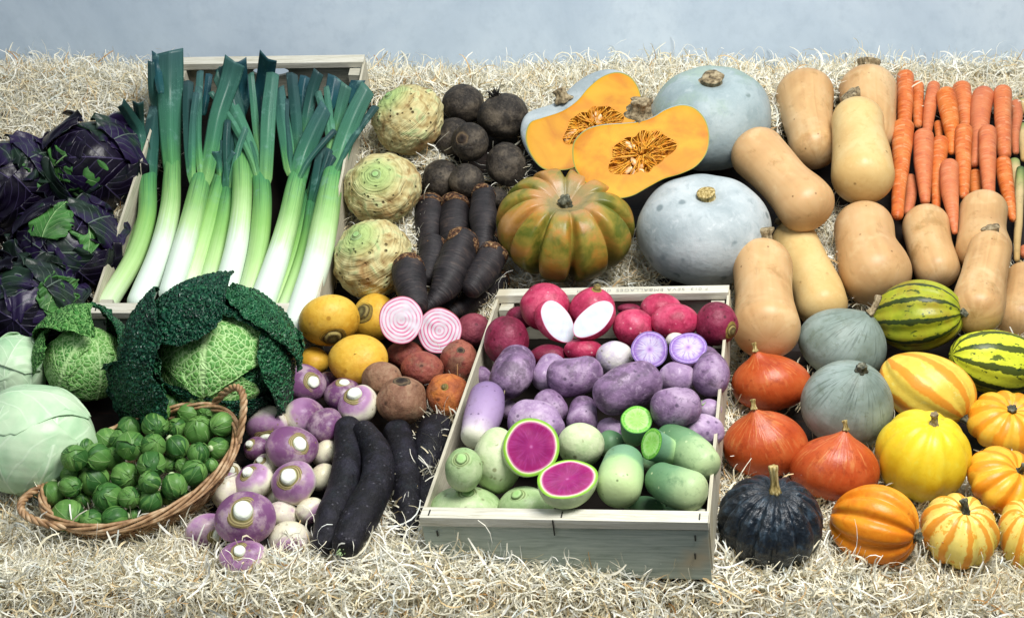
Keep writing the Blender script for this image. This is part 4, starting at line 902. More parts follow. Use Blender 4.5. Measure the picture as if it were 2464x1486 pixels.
CR([(984, 432, 50), (982, 540, 48), (986, 650, 36), (992, 745, 24)], 'carrot second from the left in the front row', lift=.028)
CR([(1066, 460, 42), (1056, 560, 40), (1048, 680, 28), (1046, 780, 20)], 'pinkish slender carrot third from the left in the front row', lift=.018)
CR([(1184, 402, 43), (1180, 500, 40), (1184, 610, 34), (1184, 720, 24)], 'crooked carrot with dark cracks in the middle of the heap', lift=.026)
CR([(1300, 410, 44), (1300, 510, 44), (1302, 620, 36), (1308, 710, 30)], 'straight pinkish carrot right of the cracked one', lift=.03)
CR([(1378, 560, 40), (1390, 650, 38), (1412, 760, 28), (1425, 835, 18)], 'carrot at the lower right of the heap beside the parsnips', lift=.01)
CR([(1112, 580, 46), (1110, 670, 46), (1126, 790, 32), (1138, 900, 14)], 'short carrot lying lowest in front, between two butternut necks', lift=.042)
for a in [([(1432, 558, 28), (1440, 620, 26), (1442, 700, 18)], 'pale parsnip crown between the carrots and the dark topped parsnip', 0),
          ([(1472, 380, 24), (1478, 460, 24), (1480, 540, 16)], 'parsnip with lengthwise streaks at the upper right edge', 0),
          ([(1476, 262, 26), (1484, 300, 22)], 'greenish parsnip top at the upper right edge', 0),
          ([(1464, 592, 20), (1458, 700, 22), (1455, 850, 20), (1446, 960, 18), (1446, 1035, 14)], 'long thin parsnip with a dark green top running down the right edge', .02)]:
    T('parsnip', 'parsnip', 'Z5', a[0], 'parsnip', a[1], group='parsnips', lift=a[2], cap=(.7, 1), m=22, nz=.04, ns=30)
CR([(1486, 985, 24), (1484, 1010, 22)], 'small orange carrot end cut off by the right edge under the parsnips')

# --- celeriac
CEL = dict(H=.9, noise=.05, ns=1.3, bump=.035, bs=5, no=3)
for x, y, hw, hh, a, l in [(488, 338, 218, 212, (130, 30), 'celeriac at the top with a brown rusty face and a tan bump'),
                           (345, 750, 232, 214, (110, 68), 'middle celeriac with a green eye facing forward'),
                           (283, 1170, 236, 240, (120, 45), 'lowest celeriac, greenish with wrinkled folds, above the yellow turnips')]:
    B('celeriac', 'celeriac', 'Z3', x, y, hw, hh, 'celeriac', a, l, group='celeriac in a column', lift=.01, shape=CEL, n=90, m=120, parts=[('crown', 'green_crown', .16, .03)])

# --- black round radishes and black carrots
KR = dict(H=.92, noise=.05, ns=1.0, dt=.05, bump=.012, bs=6)
def KB(x, y, hw, hh, a, l, lift=0.0, parts=()):
    B('black_radish', 'radish', 'Z3', x, y, hw, hh, 'black_radish', a, l, group='round black radishes', lift=lift, shape=KR, parts=parts)
KB(820, 245, 126, 118, (70, 40), 'round black radish at the top left of its heap')
KB(1056, 318, 154, 136, (110, 20), 'widest black radish, with a tuft of black stubs on top', .012, [('tuft', 'tuft', 46, .42, .022)])
KB(762, 445, 118, 118, (150, 50), 'black radish behind the one with the scabby crown', .0)
KB(862, 472, 113, 117, (170, 62), 'black radish with a scabby brown crown facing left', .02, [('crown', 'dark_crown', .42, .04)])
KB(1078, 605, 122, 132, (60, 50), 'black radish in deep shade beside the cut pumpkin', .0)
KB(690, 692, 112, 118, (120, 40), 'black radish lower left, touching the middle celeriac')
KB(842, 705, 108, 106, (100, 70), 'small smooth black radish above the black carrots', .012)
KB(1020, 805, 70, 62, (60, 50), 'small brownish black radish tucked beside the ribbed pumpkin')
def BC(pts, l, lift=0.0, c=.45):
    T('black_carrot', 'carrot', 'Z3', pts, 'black_carrot', l, group='black carrots', lift=lift, cap=(.35, .9), nz=.12, ns=22, m=34, parts=[('cap', 'black_carrot_top', c)])
BC([(990, 1050, 60), (960, 1120, 60)], 'black carrot lost in the shade under the ribbed pumpkin', 0)
BC([(632, 850, 84), (622, 950, 84), (610, 1080, 66)], 'black carrot on the left of the upper row')
BC([(775, 850, 86), (765, 950, 84), (755, 1090, 66)], 'black carrot in the middle of the upper row', .008)
BC([(942, 780, 68), (940, 890, 78), (940, 1020, 70), (930, 1120, 50)], 'black carrot with the tallest crusty crown, right of the upper row', .012)
BC([(640, 1075, 72), (630, 1170, 76), (610, 1280, 60)], 'black carrot with a rounded speckled crown left of the largest one', .012, .9)
BC([(498, 1215, 92), (500, 1310, 92), (540, 1430, 70)], 'stubby flat topped black carrot beside the lowest celeriac', .01, .35)
BC([(1000, 1140, 84), (950, 1230, 88), (880, 1330, 66)], 'black carrot pointing down left under the ribbed pumpkin', .012)
BC([(818, 1060, 96), (782, 1170, 104), (730, 1300, 92), (650, 1420, 50), (590, 1465, 26)], 'largest black carrot, curving down to the striped beet slices', .035, .9)
BC([(1050, 1285, 58), (960, 1340, 76), (860, 1420, 66), (760, 1480, 40)], 'black carrot lying at the lower right beside the crate', .01, .3)

# --- yellow turnips, cut striped beets, beets
GT = dict(H=.82, noise=.03, ns=.8, dt=.08, dw=.4)
gt = 'yellow turnips'
B('yellow_turnip', 'turnip', 'B2', 985, 150, 112, 122, 'golden_turnip', (150, 50), 'yellow turnip behind, with a scaly green crown, next to the striped beet slice', group=gt, shape=GT, parts=[('crown', 'brown_crown', .52, .10)])
B('yellow_turnip', 'turnip', 'B2', 765, 162, 150, 128, 'golden_turnip', (-75, 38), 'yellow turnip with its scaly crown turned down, under the leek crate corner', group=gt, shape=GT, lift=.015, parts=[('crown', 'brown_crown', .50, .12)])
B('yellow_turnip', 'turnip', 'B2', 690, 362, 74, 70, 'golden_turnip', (80, 30), 'smallest yellow turnip beside the savoy cabbage', group=gt, shape=GT)
B('yellow_turnip', 'turnip', 'B2', 906, 358, 149, 127, 'golden_turnip', (-90, -68), 'yellow turnip with its root end facing forward', group=gt, shape=dict(GT, db=.06, tail=.02), lift=.015, spin=0, parts=[('root', 'golden_turnip', .22, .11)])
BT = dict(H=.92, noise=.06, ns=1.1, dt=.06, tail=.05, bump=.01, bs=6)
bg_ = 'unwashed beets'
def RB(x, y, hw, hh, mat, a, l, lift=0.0, parts=()):
    B('beet', 'beet', 'B2', x, y, hw, hh, mat, a, l, group=bg_, lift=lift, shape=BT, parts=parts)
RB(1478, 208, 85, 78, 'pink_beet', (60, 40), 'pinkish beet at the upper right by the crate side')
RB(1145, 330, 92, 66, 'red_beet', (150, 40), 'beet half hidden under the second striped beet slice')
Hf('cut_beet', 'beet', 'B2', 1120, 160, 108, 118, -10, (.08, .12, .98), 95, 'chioggia_cut', 'red_beet', 'left of the two white beet slices with pink rings', group='cut striped beets', lift=.02, bdir=(-.18, .1, -.98), fat=.9)
Hf('cut_beet', 'beet', 'B2', 1310, 213, 110, 112, 0, (.02, .10, .99), 95, 'chioggia_cut', 'red_beet', 'right of the two white beet slices with pink rings', group='cut striped beets', lift=.035, bdir=(0, .2, -.98), fat=.9)
RB(1027, 455, 98, 85, 'brown_beet', (200, 40), 'muddy brown beet touching the yellow turnip with the root end', .008)
RB(1225, 402, 102, 84, 'red_beet', (60, 45), 'reddish beet in the middle of the heap', .01)
RB(1410, 358, 92, 98, 'red_beet', (80, 55), 'dark red beet with a scabby centre below the right striped slice', .01, [('crown', 'dark_crown', .22, .03)])
RB(1120, 560, 120, 115, 'brown_beet', (90, 25), 'largest brown beet, flat on top with a dry crown', .012, [('crown', 'dark_crown', .38, .03)])
RB(1354, 530, 105, 100, 'orange_beet', (110, 60), 'orange tinged beet with a green bud, beside the crate', .01, [('crown', 'brown_crown', .20, .08)])

# --- purple top turnips
TU = dict(H=.80, noise=.07, ns=.9, dt=.06, dw=.35, tail=.05)
def TT(x, y, hw, hh, mat, a, l, lift=0.0, crown=None, root=False):
    pr = []
    if crown: pr.append(('crown', 'turnip_crown', crown[0], crown[1]))
    if root: pr.append(('root', 'turnip_white', .5, .06))
    B('turnip', 'turnip', 'B2', x, y, hw, hh, mat, a, l, group='purple topped turnips', lift=lift, shape=TU, parts=pr)
TT(540, 568, 42, 45, 'turnip_deep', (90, 30), 'tiny dark purple turnip beneath the savoy leaf')
TT(755, 462, 46, 44, 'turnip_deep', (90, 30), 'small purple turnip peeping out below the smallest yellow turnip')
TT(640, 475, 102, 92, 'turnip_purple', (15, 48), 'purple turnip next to the savoy cabbage, its white crown turned right', .01, (.52, .12))
TT(830, 528, 86, 78, 'turnip_deep', (80, 30), 'shaded purple turnip with a brown crown behind the white topped one', .0, (.5, .05))
TT(905, 578, 94, 92, 'turnip_third', (100, 45), 'white turnip with a big white cut top, below the yellow turnip', .02, (.62, .22))
TT(455, 682, 98, 100, 'turnip_half', (-80, 45), 'turnip with its brown ringed crown pointing down towards the basket handle', .01, (.6, .16))
TT(645, 636, 100, 88, 'turnip_half', (20, 35), 'two tone turnip, white left and purple right', .008)
TT(742, 680, 84, 80, 'turnip_deep', (100, 40), 'bright purple turnip touching the long black radish', .012)
TT(398, 795, 58, 55, 'turnip_deep', (130, 50), 'little dark turnip with a stubby top beside the basket rim', .0, (.55, .3))
TT(448, 885, 62, 62, 'turnip_white', (120, 40), 'white turnip behind the pair of white crowned ones', .0, (.5, .15))
TT(745, 820, 66, 66, 'turnip_white', (-60, 20), 'plain white turnip right of the largest lilac one', .0)
TT(580, 795, 122, 104, 'turnip_purple', (35, 52), 'large lilac turnip with a ringed crown at its upper right', .012, (.50, .10))
TT(282, 912, 42, 44, 'turnip_white', (100, 70), 'small turnip with scaly brown root scar under the basket rim', .0, (.8, .08))
TT(255, 1012, 72, 92, 'turnip_white', (90, 10), 'cream turnip beside the front of the basket', .0)
TT(392, 960, 92, 84, 'turnip_third', (115, 38), 'white turnip with a round white crown tilted left', .015, (.52, .22))
TT(725, 938, 66, 66, 'turnip_white', (-40, 10), 'white turnip with a brown patch touching the black radish', .0)
TT(500, 1035, 45, 50, 'turnip_white', (90, 10), 'white turnip showing only a sliver between three others', .0)
TT(588, 968, 108, 104, 'turnip_half', (110, 62), 'turnip with a purple collar and white crown facing forward', .02, (.62, .20))
TT(530, 1125, 76, 66, 'turnip_white', (30, 20), 'cream turnip between the biggest purple one and its neighbour', .0)
TT(668, 1106, 66, 64, 'turnip_third', (-30, 20), 'small white turnip with a purple blush near the black radish tips', .005)
TT(162, 1205, 100, 84, 'turnip_purple', (-12, 42), 'purple turnip half hidden at the lower left, crown turned right', .0, (.62, .16))
TT(567, 1246, 102, 90, 'turnip_third', (-80, 35), 'white turnip with its crown turned down into the wood wool', .0, (.62, .16))
TT(334, 1335, 112, 80, 'turnip_half', (95, 52), 'lowest turnip, half sunk in the wood wool with a white crown', .008, (.50, .16))
TT(350, 1138, 143, 122, 'turnip_purple', (85, 58), 'biggest purple turnip with a large white crown in brown rings', .03, (.60, .18))

# --- long black radishes
def LB(pts, l, lift=0.0, parts=()):
    T('long_black_radish', 'radish', 'B2', pts, 'winter_radish', l, group='long black radishes', lift=lift, cap=(.7, .8), nz=.10, ns=17, m=44, parts=parts, sub=7)
LB([(1250, 980, 60), (1245, 1060, 60), (1240, 1120, 45)], 'long black radish deep in shade beside the crate')
LB([(1290, 700, 88), (1270, 790, 92), (1245, 890, 58)], 'short thick black radish by the crate side')
LB([(1100, 715, 72), (1130, 830, 74), (1150, 1000, 72), (1150, 1160, 62), (1140, 1240, 34), (1135, 1320, 16)], 'long black radish with a thin whiskered tail in the wood wool', .0, [('tuft_end', 'rootlet', 12, .8, .012)])
LB([(855, 700, 70), (860, 850, 72), (830, 1000, 78), (770, 1150, 80), (735, 1265, 62)], 'long curved black radish on the left, against the turnips', .01)
LB([(935, 715, 66), (1000, 830, 80), (1000, 970, 88), (930, 1120, 92), (850, 1270, 74)], 'biggest long black radish, lying over the curved one with its crown below', .025, [('tuft_end', 'green_radish', 10, .3, .06)])

# --- contents of the open crate
def R_(x, y, hw, hh, mat, a, l, cat='radish', name='red_radish', group='round red radishes', lift=0.0, parts=(), shape=None):
    B(name, cat, 'B3', x, y, hw, hh, mat, a, l, group=group, lift=lift, surf='crate', shape=shape or RADI, parts=parts)
def RT(pts, mat, l, name='purple_radish', group='purple radishes', lift=0.0, parts=(), cap=(.8, .8)):
    T(name, 'radish', 'B3', pts, mat, l, group=group, lift=lift, surf='crate', cap=cap, nz=.04, ns=13, m=44, parts=parts, sub=7, k=10)
cl = .062
R_(605, 145, 108, 104, 'red_radish', (100, 30), 'large pink red radish in the back left corner of the crate', lift=cl + .02)
R_(822, 158, 100, 98, 'red_radish', (80, 25), 'pink radish with a cut leafy tuft, behind the white cut face', lift=cl + .02, parts=[('crown', 'brown_crown', .26, .22)])
R_(990, 155, 52, 24, 'dark_red_radish', (100, 40), 'small dark radish with a hairy root end against the back board', lift=cl)
R_(1136, 158, 90, 72, 'red_radish', (60, 30), 'bright pink radish against the back board, right of centre', lift=cl + .005)
R_(490, 195, 62, 50, 'dark_red_radish', (100, 30), 'dull red radish in the back left corner behind a larger one', lift=cl)
R_(430, 300, 98, 108, 'dark_red_radish', (110, 20), 'long dusty red radish along the left side board', lift=cl)
R_(620, 370, 85, 52, 'dark_red_radish', (90, 20), 'red radish in shade below the left cut radish', lift=cl - .01)
R_(783, 345, 86, 54, 'red_radish', (90, 20), 'red radish showing its top between the cut radish and the purple ones', lift=cl)
R_(1010, 240, 90, 82, 'red_radish', (140, -50), 'red radish with a white root point facing left', lift=cl + .01, parts=[('root', 'pale_radish', .28, .14)])
R_(1200, 212, 106, 80, 'red_radish', (60, 30), 'dusty magenta radish in front of the bright pink one', lift=cl + .015)
R_(1392, 222, 92, 96, 'dark_red_radish', (-25, 45), 'dark red radish in the back right corner with a ringed brown crown', lift=cl + .01, parts=[('crown', 'brown_crown', .42, .06)])
Hf('cut_radish', 'radish', 'B3', 664, 212, 62, 108, 32, (.30, .20, .93), 95, 'white_cut', 'red_radish', 'left half of a red radish with a white oval face', group='cut red radish halves', lift=cl + .04, surf='crate', bdir=(-.75, -.10, -.65))
Hf('cut_radish', 'radish', 'B3', 827, 202, 60, 112, -50, (-.12, .28, .95), 95, 'white_cut', 'red_radish', 'right half of a red radish with a white oval face', group='cut red radish halves', lift=cl + .04, surf='crate', bdir=(.45, -.45, -.77))
# purple
R_(440, 612, 36, 42, 'lilac_radish', (90, 10), 'purple radish sliver right of the long one on the left side', name='purple_radish', group='purple radishes', lift=cl - .02)
R_(315, 465, 45, 48, 'purple_radish', (90, 10), 'dusty purple radish wedged on the left side board', name='purple_radish', group='purple radishes', lift=cl - .02)
R_(1205, 300, 48, 36, 'pale_radish', (90, 10), 'pale radish glimpsed between the two purple slices', name='purple_radish', group='purple radishes', lift=cl)
RT([(478, 400, 82), (455, 450, 92), (432, 485, 80)], 'purple_radish', 'stout purple radish with a brown root scar, upper left of its heap', lift=cl + .012, parts=[('tuft_end', 'rootlet', 8, .3, .02)])
RT([(340, 565, 78), (325, 640, 86), (285, 735, 62)], 'long_radish', 'long lilac radish with a whitish tip on the left side', lift=cl + .004, cap=(.9, .7))
RT([(640, 430, 72), (600, 470, 60)], 'lilac_radish', 'lilac radish behind the bean shaped one', lift=cl)
RT([(690, 470, 86), (740, 465, 84), (795, 450, 78)], 'purple_radish', 'bean shaped purple radish lying level in the middle', lift=cl + .018, cap=(.85, .9))
R_(922, 378, 80, 74, 'pale_radish', (150, 30), 'whitish radish with a purple flush beside the purple slice', name='purple_radish', group='purple radishes', lift=cl + .005)
RT([(620, 590, 70), (650, 620, 60)], 'purple_radish', 'purple radish with dark leaf stubs behind the wide pale one', lift=cl - .005)
RT([(520, 665, 92), (590, 680, 98), (620, 705, 80)], 'lilac_radish', 'wide pale lilac radish above the magenta slice', lift=cl + .006)
RT([(780, 610, 58), (775, 670, 66)], 'purple_radish', 'upright purple radish between the bean shaped one and the pale green one', lift=cl - .002)
R_(905, 705, 62, 52, 'lilac_radish', (90, 10), 'small lilac radish left of the upright green stump', name='purple_radish', group='purple radishes', lift=cl - .01)
RT([(912, 545, 92), (975, 515, 104), (1045, 492, 96)], 'purple_radish', 'biggest dark purple radish in the middle of the crate', lift=cl + .03, cap=(.85, .9))
R_(1208, 472, 82, 74, 'lilac_radish', (60, 20), 'round lilac radish below the right purple slice', name='purple_radish', group='purple radishes', lift=cl + .004)
RT([(1338, 385, 60), (1366, 445, 82), (1362, 480, 78)], 'purple_radish', 'tall purple radish with a small knot, against the right side board', lift=cl + .008)
R_(1358, 615, 54, 48, 'lilac_radish', (60, 20), 'small lilac radish against the right side board', name='purple_radish', group='purple radishes', lift=cl - .005)
R_(1328, 712, 94, 76, 'lilac_radish', (40, 20), 'broad lilac radish in the lower right of its heap, behind the green ones', name='purple_radish', group='purple radishes', lift=cl - .004)
RT([(1160, 612, 86), (1215, 605, 90), (1245, 600, 80)], 'purple_radish', 'purple radish with a tiny green shoot at its right end', lift=cl + .018, cap=(.8, .85), parts=[('tuft_end', 'green_radish', 14, .28, .03)])
Hf('cut_radish', 'radish', 'B3', 1084, 340, 84, 84, 0, (-.05, .25, .96), 85, 'purple_cut', 'purple_radish', 'left white and violet radish slice with fine rays', group='cut purple radish halves', lift=cl + .04, surf='crate', bdir=(.05, -.25, -.96))
Hf('cut_radish', 'radish', 'B3', 1260, 333, 87, 70, 6, (.0, .55, .83), 85, 'purple_cut', 'purple_radish', 'right white and violet radish slice, tilted up', group='cut purple radish halves', lift=cl + .04, surf='crate', bdir=(.05, -.62, -.78))
# green
gg = 'green radishes'
def GR(*a, **k): R_(*a, name='green_radish', group=gg, **k)
GR(905, 770, 62, 60, 'mossy_radish', (60, 20), 'dark green radish in the shade behind the two tone ones', lift=cl - .015)
GR(1085, 855, 40, 36, 'mossy_radish', (60, 20), 'green radish bit in the gap under the cut green stump', lift=cl - .02)
GR(235, 888, 82, 96, 'green_radish', (100, 55), 'pale green radish with a ringed crown in the left side of the crate', lift=cl, parts=[('crown', 'green_crown', .5, .06)])
GR(385, 848, 104, 146, 'pale_green_radish', (110, 20), 'tall whitish green radish left of the upper magenta slice', lift=cl + .004)
GR(770, 775, 102, 96, 'pale_green_radish', (90, 20), 'whitish round radish right of the upper magenta slice', lift=cl + .006)
GR(1062, 1062, 90, 50, 'mossy_radish', (60, 20), 'speckled green radish low behind the front board', lift=cl - .04)
GR(240, 1062, 160, 92, 'green_radish', (85, 35), 'wide green radish in the front left corner of the crate', lift=cl - .035, parts=[('crown', 'green_crown', .40, .04)])
GR(520, 1065, 122, 96, 'green_radish', (115, 38), 'green radish with a bright leaf scar behind the front board', lift=cl - .03, parts=[('crown', 'green_crown', .40, .10)])
GR(1240, 1100, 92, 64, 'mossy_radish', (60, 20), 'green radish in the front right corner, half hidden by the board', lift=cl - .045)
def GL(pts, mat, l, lift, cap=(.8, .8)): RT(pts, mat, l, name='green_radish', group=gg, lift=lift, cap=cap)
GL([(1180, 745, 66), (1240, 790, 84), (1310, 845, 86), (1330, 862, 78)], 'mossy_radish', 'long green radish pointing down right to the side board', cl + .008)
GL([(965, 860, 88), (955, 920, 100), (945, 965, 98)], 'two_tone_radish', 'two tone radish, blue green above and cream below with a thin root', cl + .014)
GL([(1140, 935, 78), (1190, 962, 90), (1270, 985, 90)], 'mossy_radish', 'blunt green radish fading to cream on its right end', cl + .014)
Hf('cut_radish', 'radish', 'B3', 1025, 660, 72, 63, 0, (-.02, .62, .78), 120, 'green_cut', 'mossy_radish', 'green radish stump standing upright with a round cut face', group='cut green radish halves', lift=cl + .045, surf='crate', bdir=(-.10, -.85, -.5), sq=.45)
Hf('cut_radish', 'radish', 'B3', 1092, 770, 46, 74, -14, (-.72, .15, .68), 160, 'green_cut', 'two_tone_radish', 'green radish stump lying down with its cut face turned left', group='cut green radish halves', lift=cl + .05, surf='crate', bdir=(.86, -.38, -.3), sq=.5)
Hf('cut_radish', 'radish', 'B3', 543, 785, 128, 134, -20, (-.05, .28, .96), 105, 'watermelon_cut', 'pale_green_radish', 'upper magenta radish half with a green rim', group='cut magenta radish halves', lift=cl + .045, surf='crate', bdir=(-.30, -.30, -.9))
Hf('cut_radish', 'radish', 'B3', 708, 932, 140, 88, 8, (.0, .62, .78), 125, 'watermelon_cut', 'pale_green_radish', 'lower magenta radish half tilted up on its pale green base', group='cut magenta radish halves', lift=cl + .05, surf='crate', bdir=(.02, -.86, -.50))

# --- squashes on the right
B('squash', 'squash', 'B4', 1350, 400, 212, 150, 'yellow_green_stripe', (170, 8), 'long yellow green squash with dark stripes at the right edge', lift=.0, shape=dict(H=1.35, ribs=9, rd=.03, sharp=3, noise=.02, sq=.85), group='delicata squashes', n=60, m=90, body='rind')
B('squash', 'squash', 'B4', 995, 185, 200, 165, 'green_stripe', (5, 30), 'oval dark striped green squash with its stem facing forward', lift=.03, shape=dict(H=1.2, ribs=10, rd=.06, sharp=3, noise=.02, dt=.08), group='delicata squashes', parts=[('stem', 'stub', 'stem_dark', 0.27, (0, 60))], body='rind', n=60, m=120)
B('squash', 'squash', 'B4', 650, 318, 201, 165, 'slate_squash', (60, 30), 'rear grey green squash with a bent woody stem', lift=.0, shape=dict(H=.85, egg=-.1, neck=.18, nw=.35, noise=.02), group='grey green squashes', parts=[('stem', 'thin', 'stem_brown', 0.41, (40, 10))], body='rind', n=60, m=80)
B('squash', 'squash', 'B4', 1038, 520, 212, 168, 'yellow_orange_stripe', (-50, 25), 'yellow squash with orange stripes, its stem pointing down right', lift=.01, shape=dict(H=1.25, ribs=8, rd=.05, sharp=4, noise=.02, egg=.05), group='striped squashes', parts=[('stem', 'stalk', 'stem_dark', 0.32, (-50, 20))], body='rind', n=60, m=96)
B('squash', 'squash', 'B4', 672, 590, 209, 200, 'slate_squash', (80, 42), 'front grey green squash with its dark stem facing forward', lift=.03, shape=dict(H=.95, egg=-.12, neck=.10, nw=.5, noise=.02), group='grey green squashes', parts=[('stem', 'stub', 'stem_dark', 0.23, (80, 55))], body='rind', n=60, m=80)
B('squash', 'squash', 'B4', 1405, 672, 186, 142, 'orange_patty', (90, 45), 'flat orange squash at the right edge, the upper of two', lift=.0, shape=dict(H=.62, ribs=12, rd=.07, sharp=4, dt=.15, noise=.02), group='flat orange squashes', parts=[('stem', 'stub', 'stem_dark', 0.26, (85, 60))], body='rind', n=60, m=120)
KUR = dict(H=.90, egg=-.10, sq=.90, neck=.34, nw=.24, noise=.025, ns=.8, db=.05)
for x, y, hw, hh, a, l in [(325, 492, 180, 128, (112, 18), 'uppermost red onion squash, below the tall butternut'),
                           (300, 772, 195, 150, (108, 25), 'left red onion squash above the black one'),
                           (614, 880, 203, 145, (82, 20), 'front red onion squash with pale streaks, between black and yellow')]:
    B('red_squash', 'squash', 'B4', x, y, hw, hh, 'red_kuri', a, l, group='red onion squashes', lift=.01, shape=KUR, parts=[('stem', 'stalk', 'stem_tan', 0.23, (95, 20))], body='rind', n=64, m=72)
B('squash', 'squash', 'B4', 1405, 945, 188, 160, 'orange_patty', (60, 42), 'flat orange squash at the right edge, the lower of two', lift=.01, shape=dict(H=.64, ribs=11, rd=.09, sharp=4, dt=.18, noise=.02), group='flat orange squashes', parts=[('stem', 'stalk', 'stem_dark', 0.30, (50, 50))], body='rind', n=60, m=120)
B('squash', 'squash', 'B4', 1022, 825, 211, 212, 'yellow_squash', (82, 33), 'big plain yellow squash with a pale brown stem', lift=.012, shape=dict(H=.95, ribs=9, rd=.06, sharp=4, dt=.10, noise=.02, egg=.05), parts=[('stem', 'stalk', 'stem_brown', 0.27, (82, 35))], body='rind', n=64, m=108)
B('squash', 'squash', 'B4', 1478, 1190, 108, 165, 'carnival_stripe', (90, 35), 'yellow squash with orange stripes cut off by the right edge, lowest in its column', lift=.0, shape=dict(H=.8, ribs=9, rd=.09, sharp=4, dt=.15, noise=.02), group='striped squashes', body='rind', n=56, m=100)
B('squash', 'squash', 'B4', 1184, 1168, 176, 168, 'carnival_stripe', (88, 38), 'small yellow squash with orange stripes and an upright grey stem', lift=.0, shape=dict(H=.80, ribs=10, rd=.10, sharp=4, dt=.16, noise=.02), group='striped squashes', parts=[('stem', 'stalk', 'stem_dark', 0.35, (92, 25))], body='rind', n=64, m=120)
B('squash', 'squash', 'B4', 800, 1150, 198, 192, 'orange_acorn', (-12, 28), 'deep orange acorn squash lying with its stem to the right', lift=.0, shape=dict(H=1.05, ribs=10, rd=.14, sharp=5, dt=.10, noise=.02, egg=.05), parts=[('stem', 'stub', 'stem_dark', 0.27, (-15, 50))], body='rind', n=64, m=120)
B('squash', 'squash', 'B4', 320, 1128, 240, 212, 'black_squash', (88, 30), 'blackish blue ribbed squash with a thick tan stem', lift=.0, shape=dict(H=.82, ribs=15, rd=.10, sharp=5, dt=.14, noise=.02, bump=.010, bs=9), parts=[('stem', 'tall', 'stem_tan', 0.36, (92, 20))], body='rind', n=90, m=180)

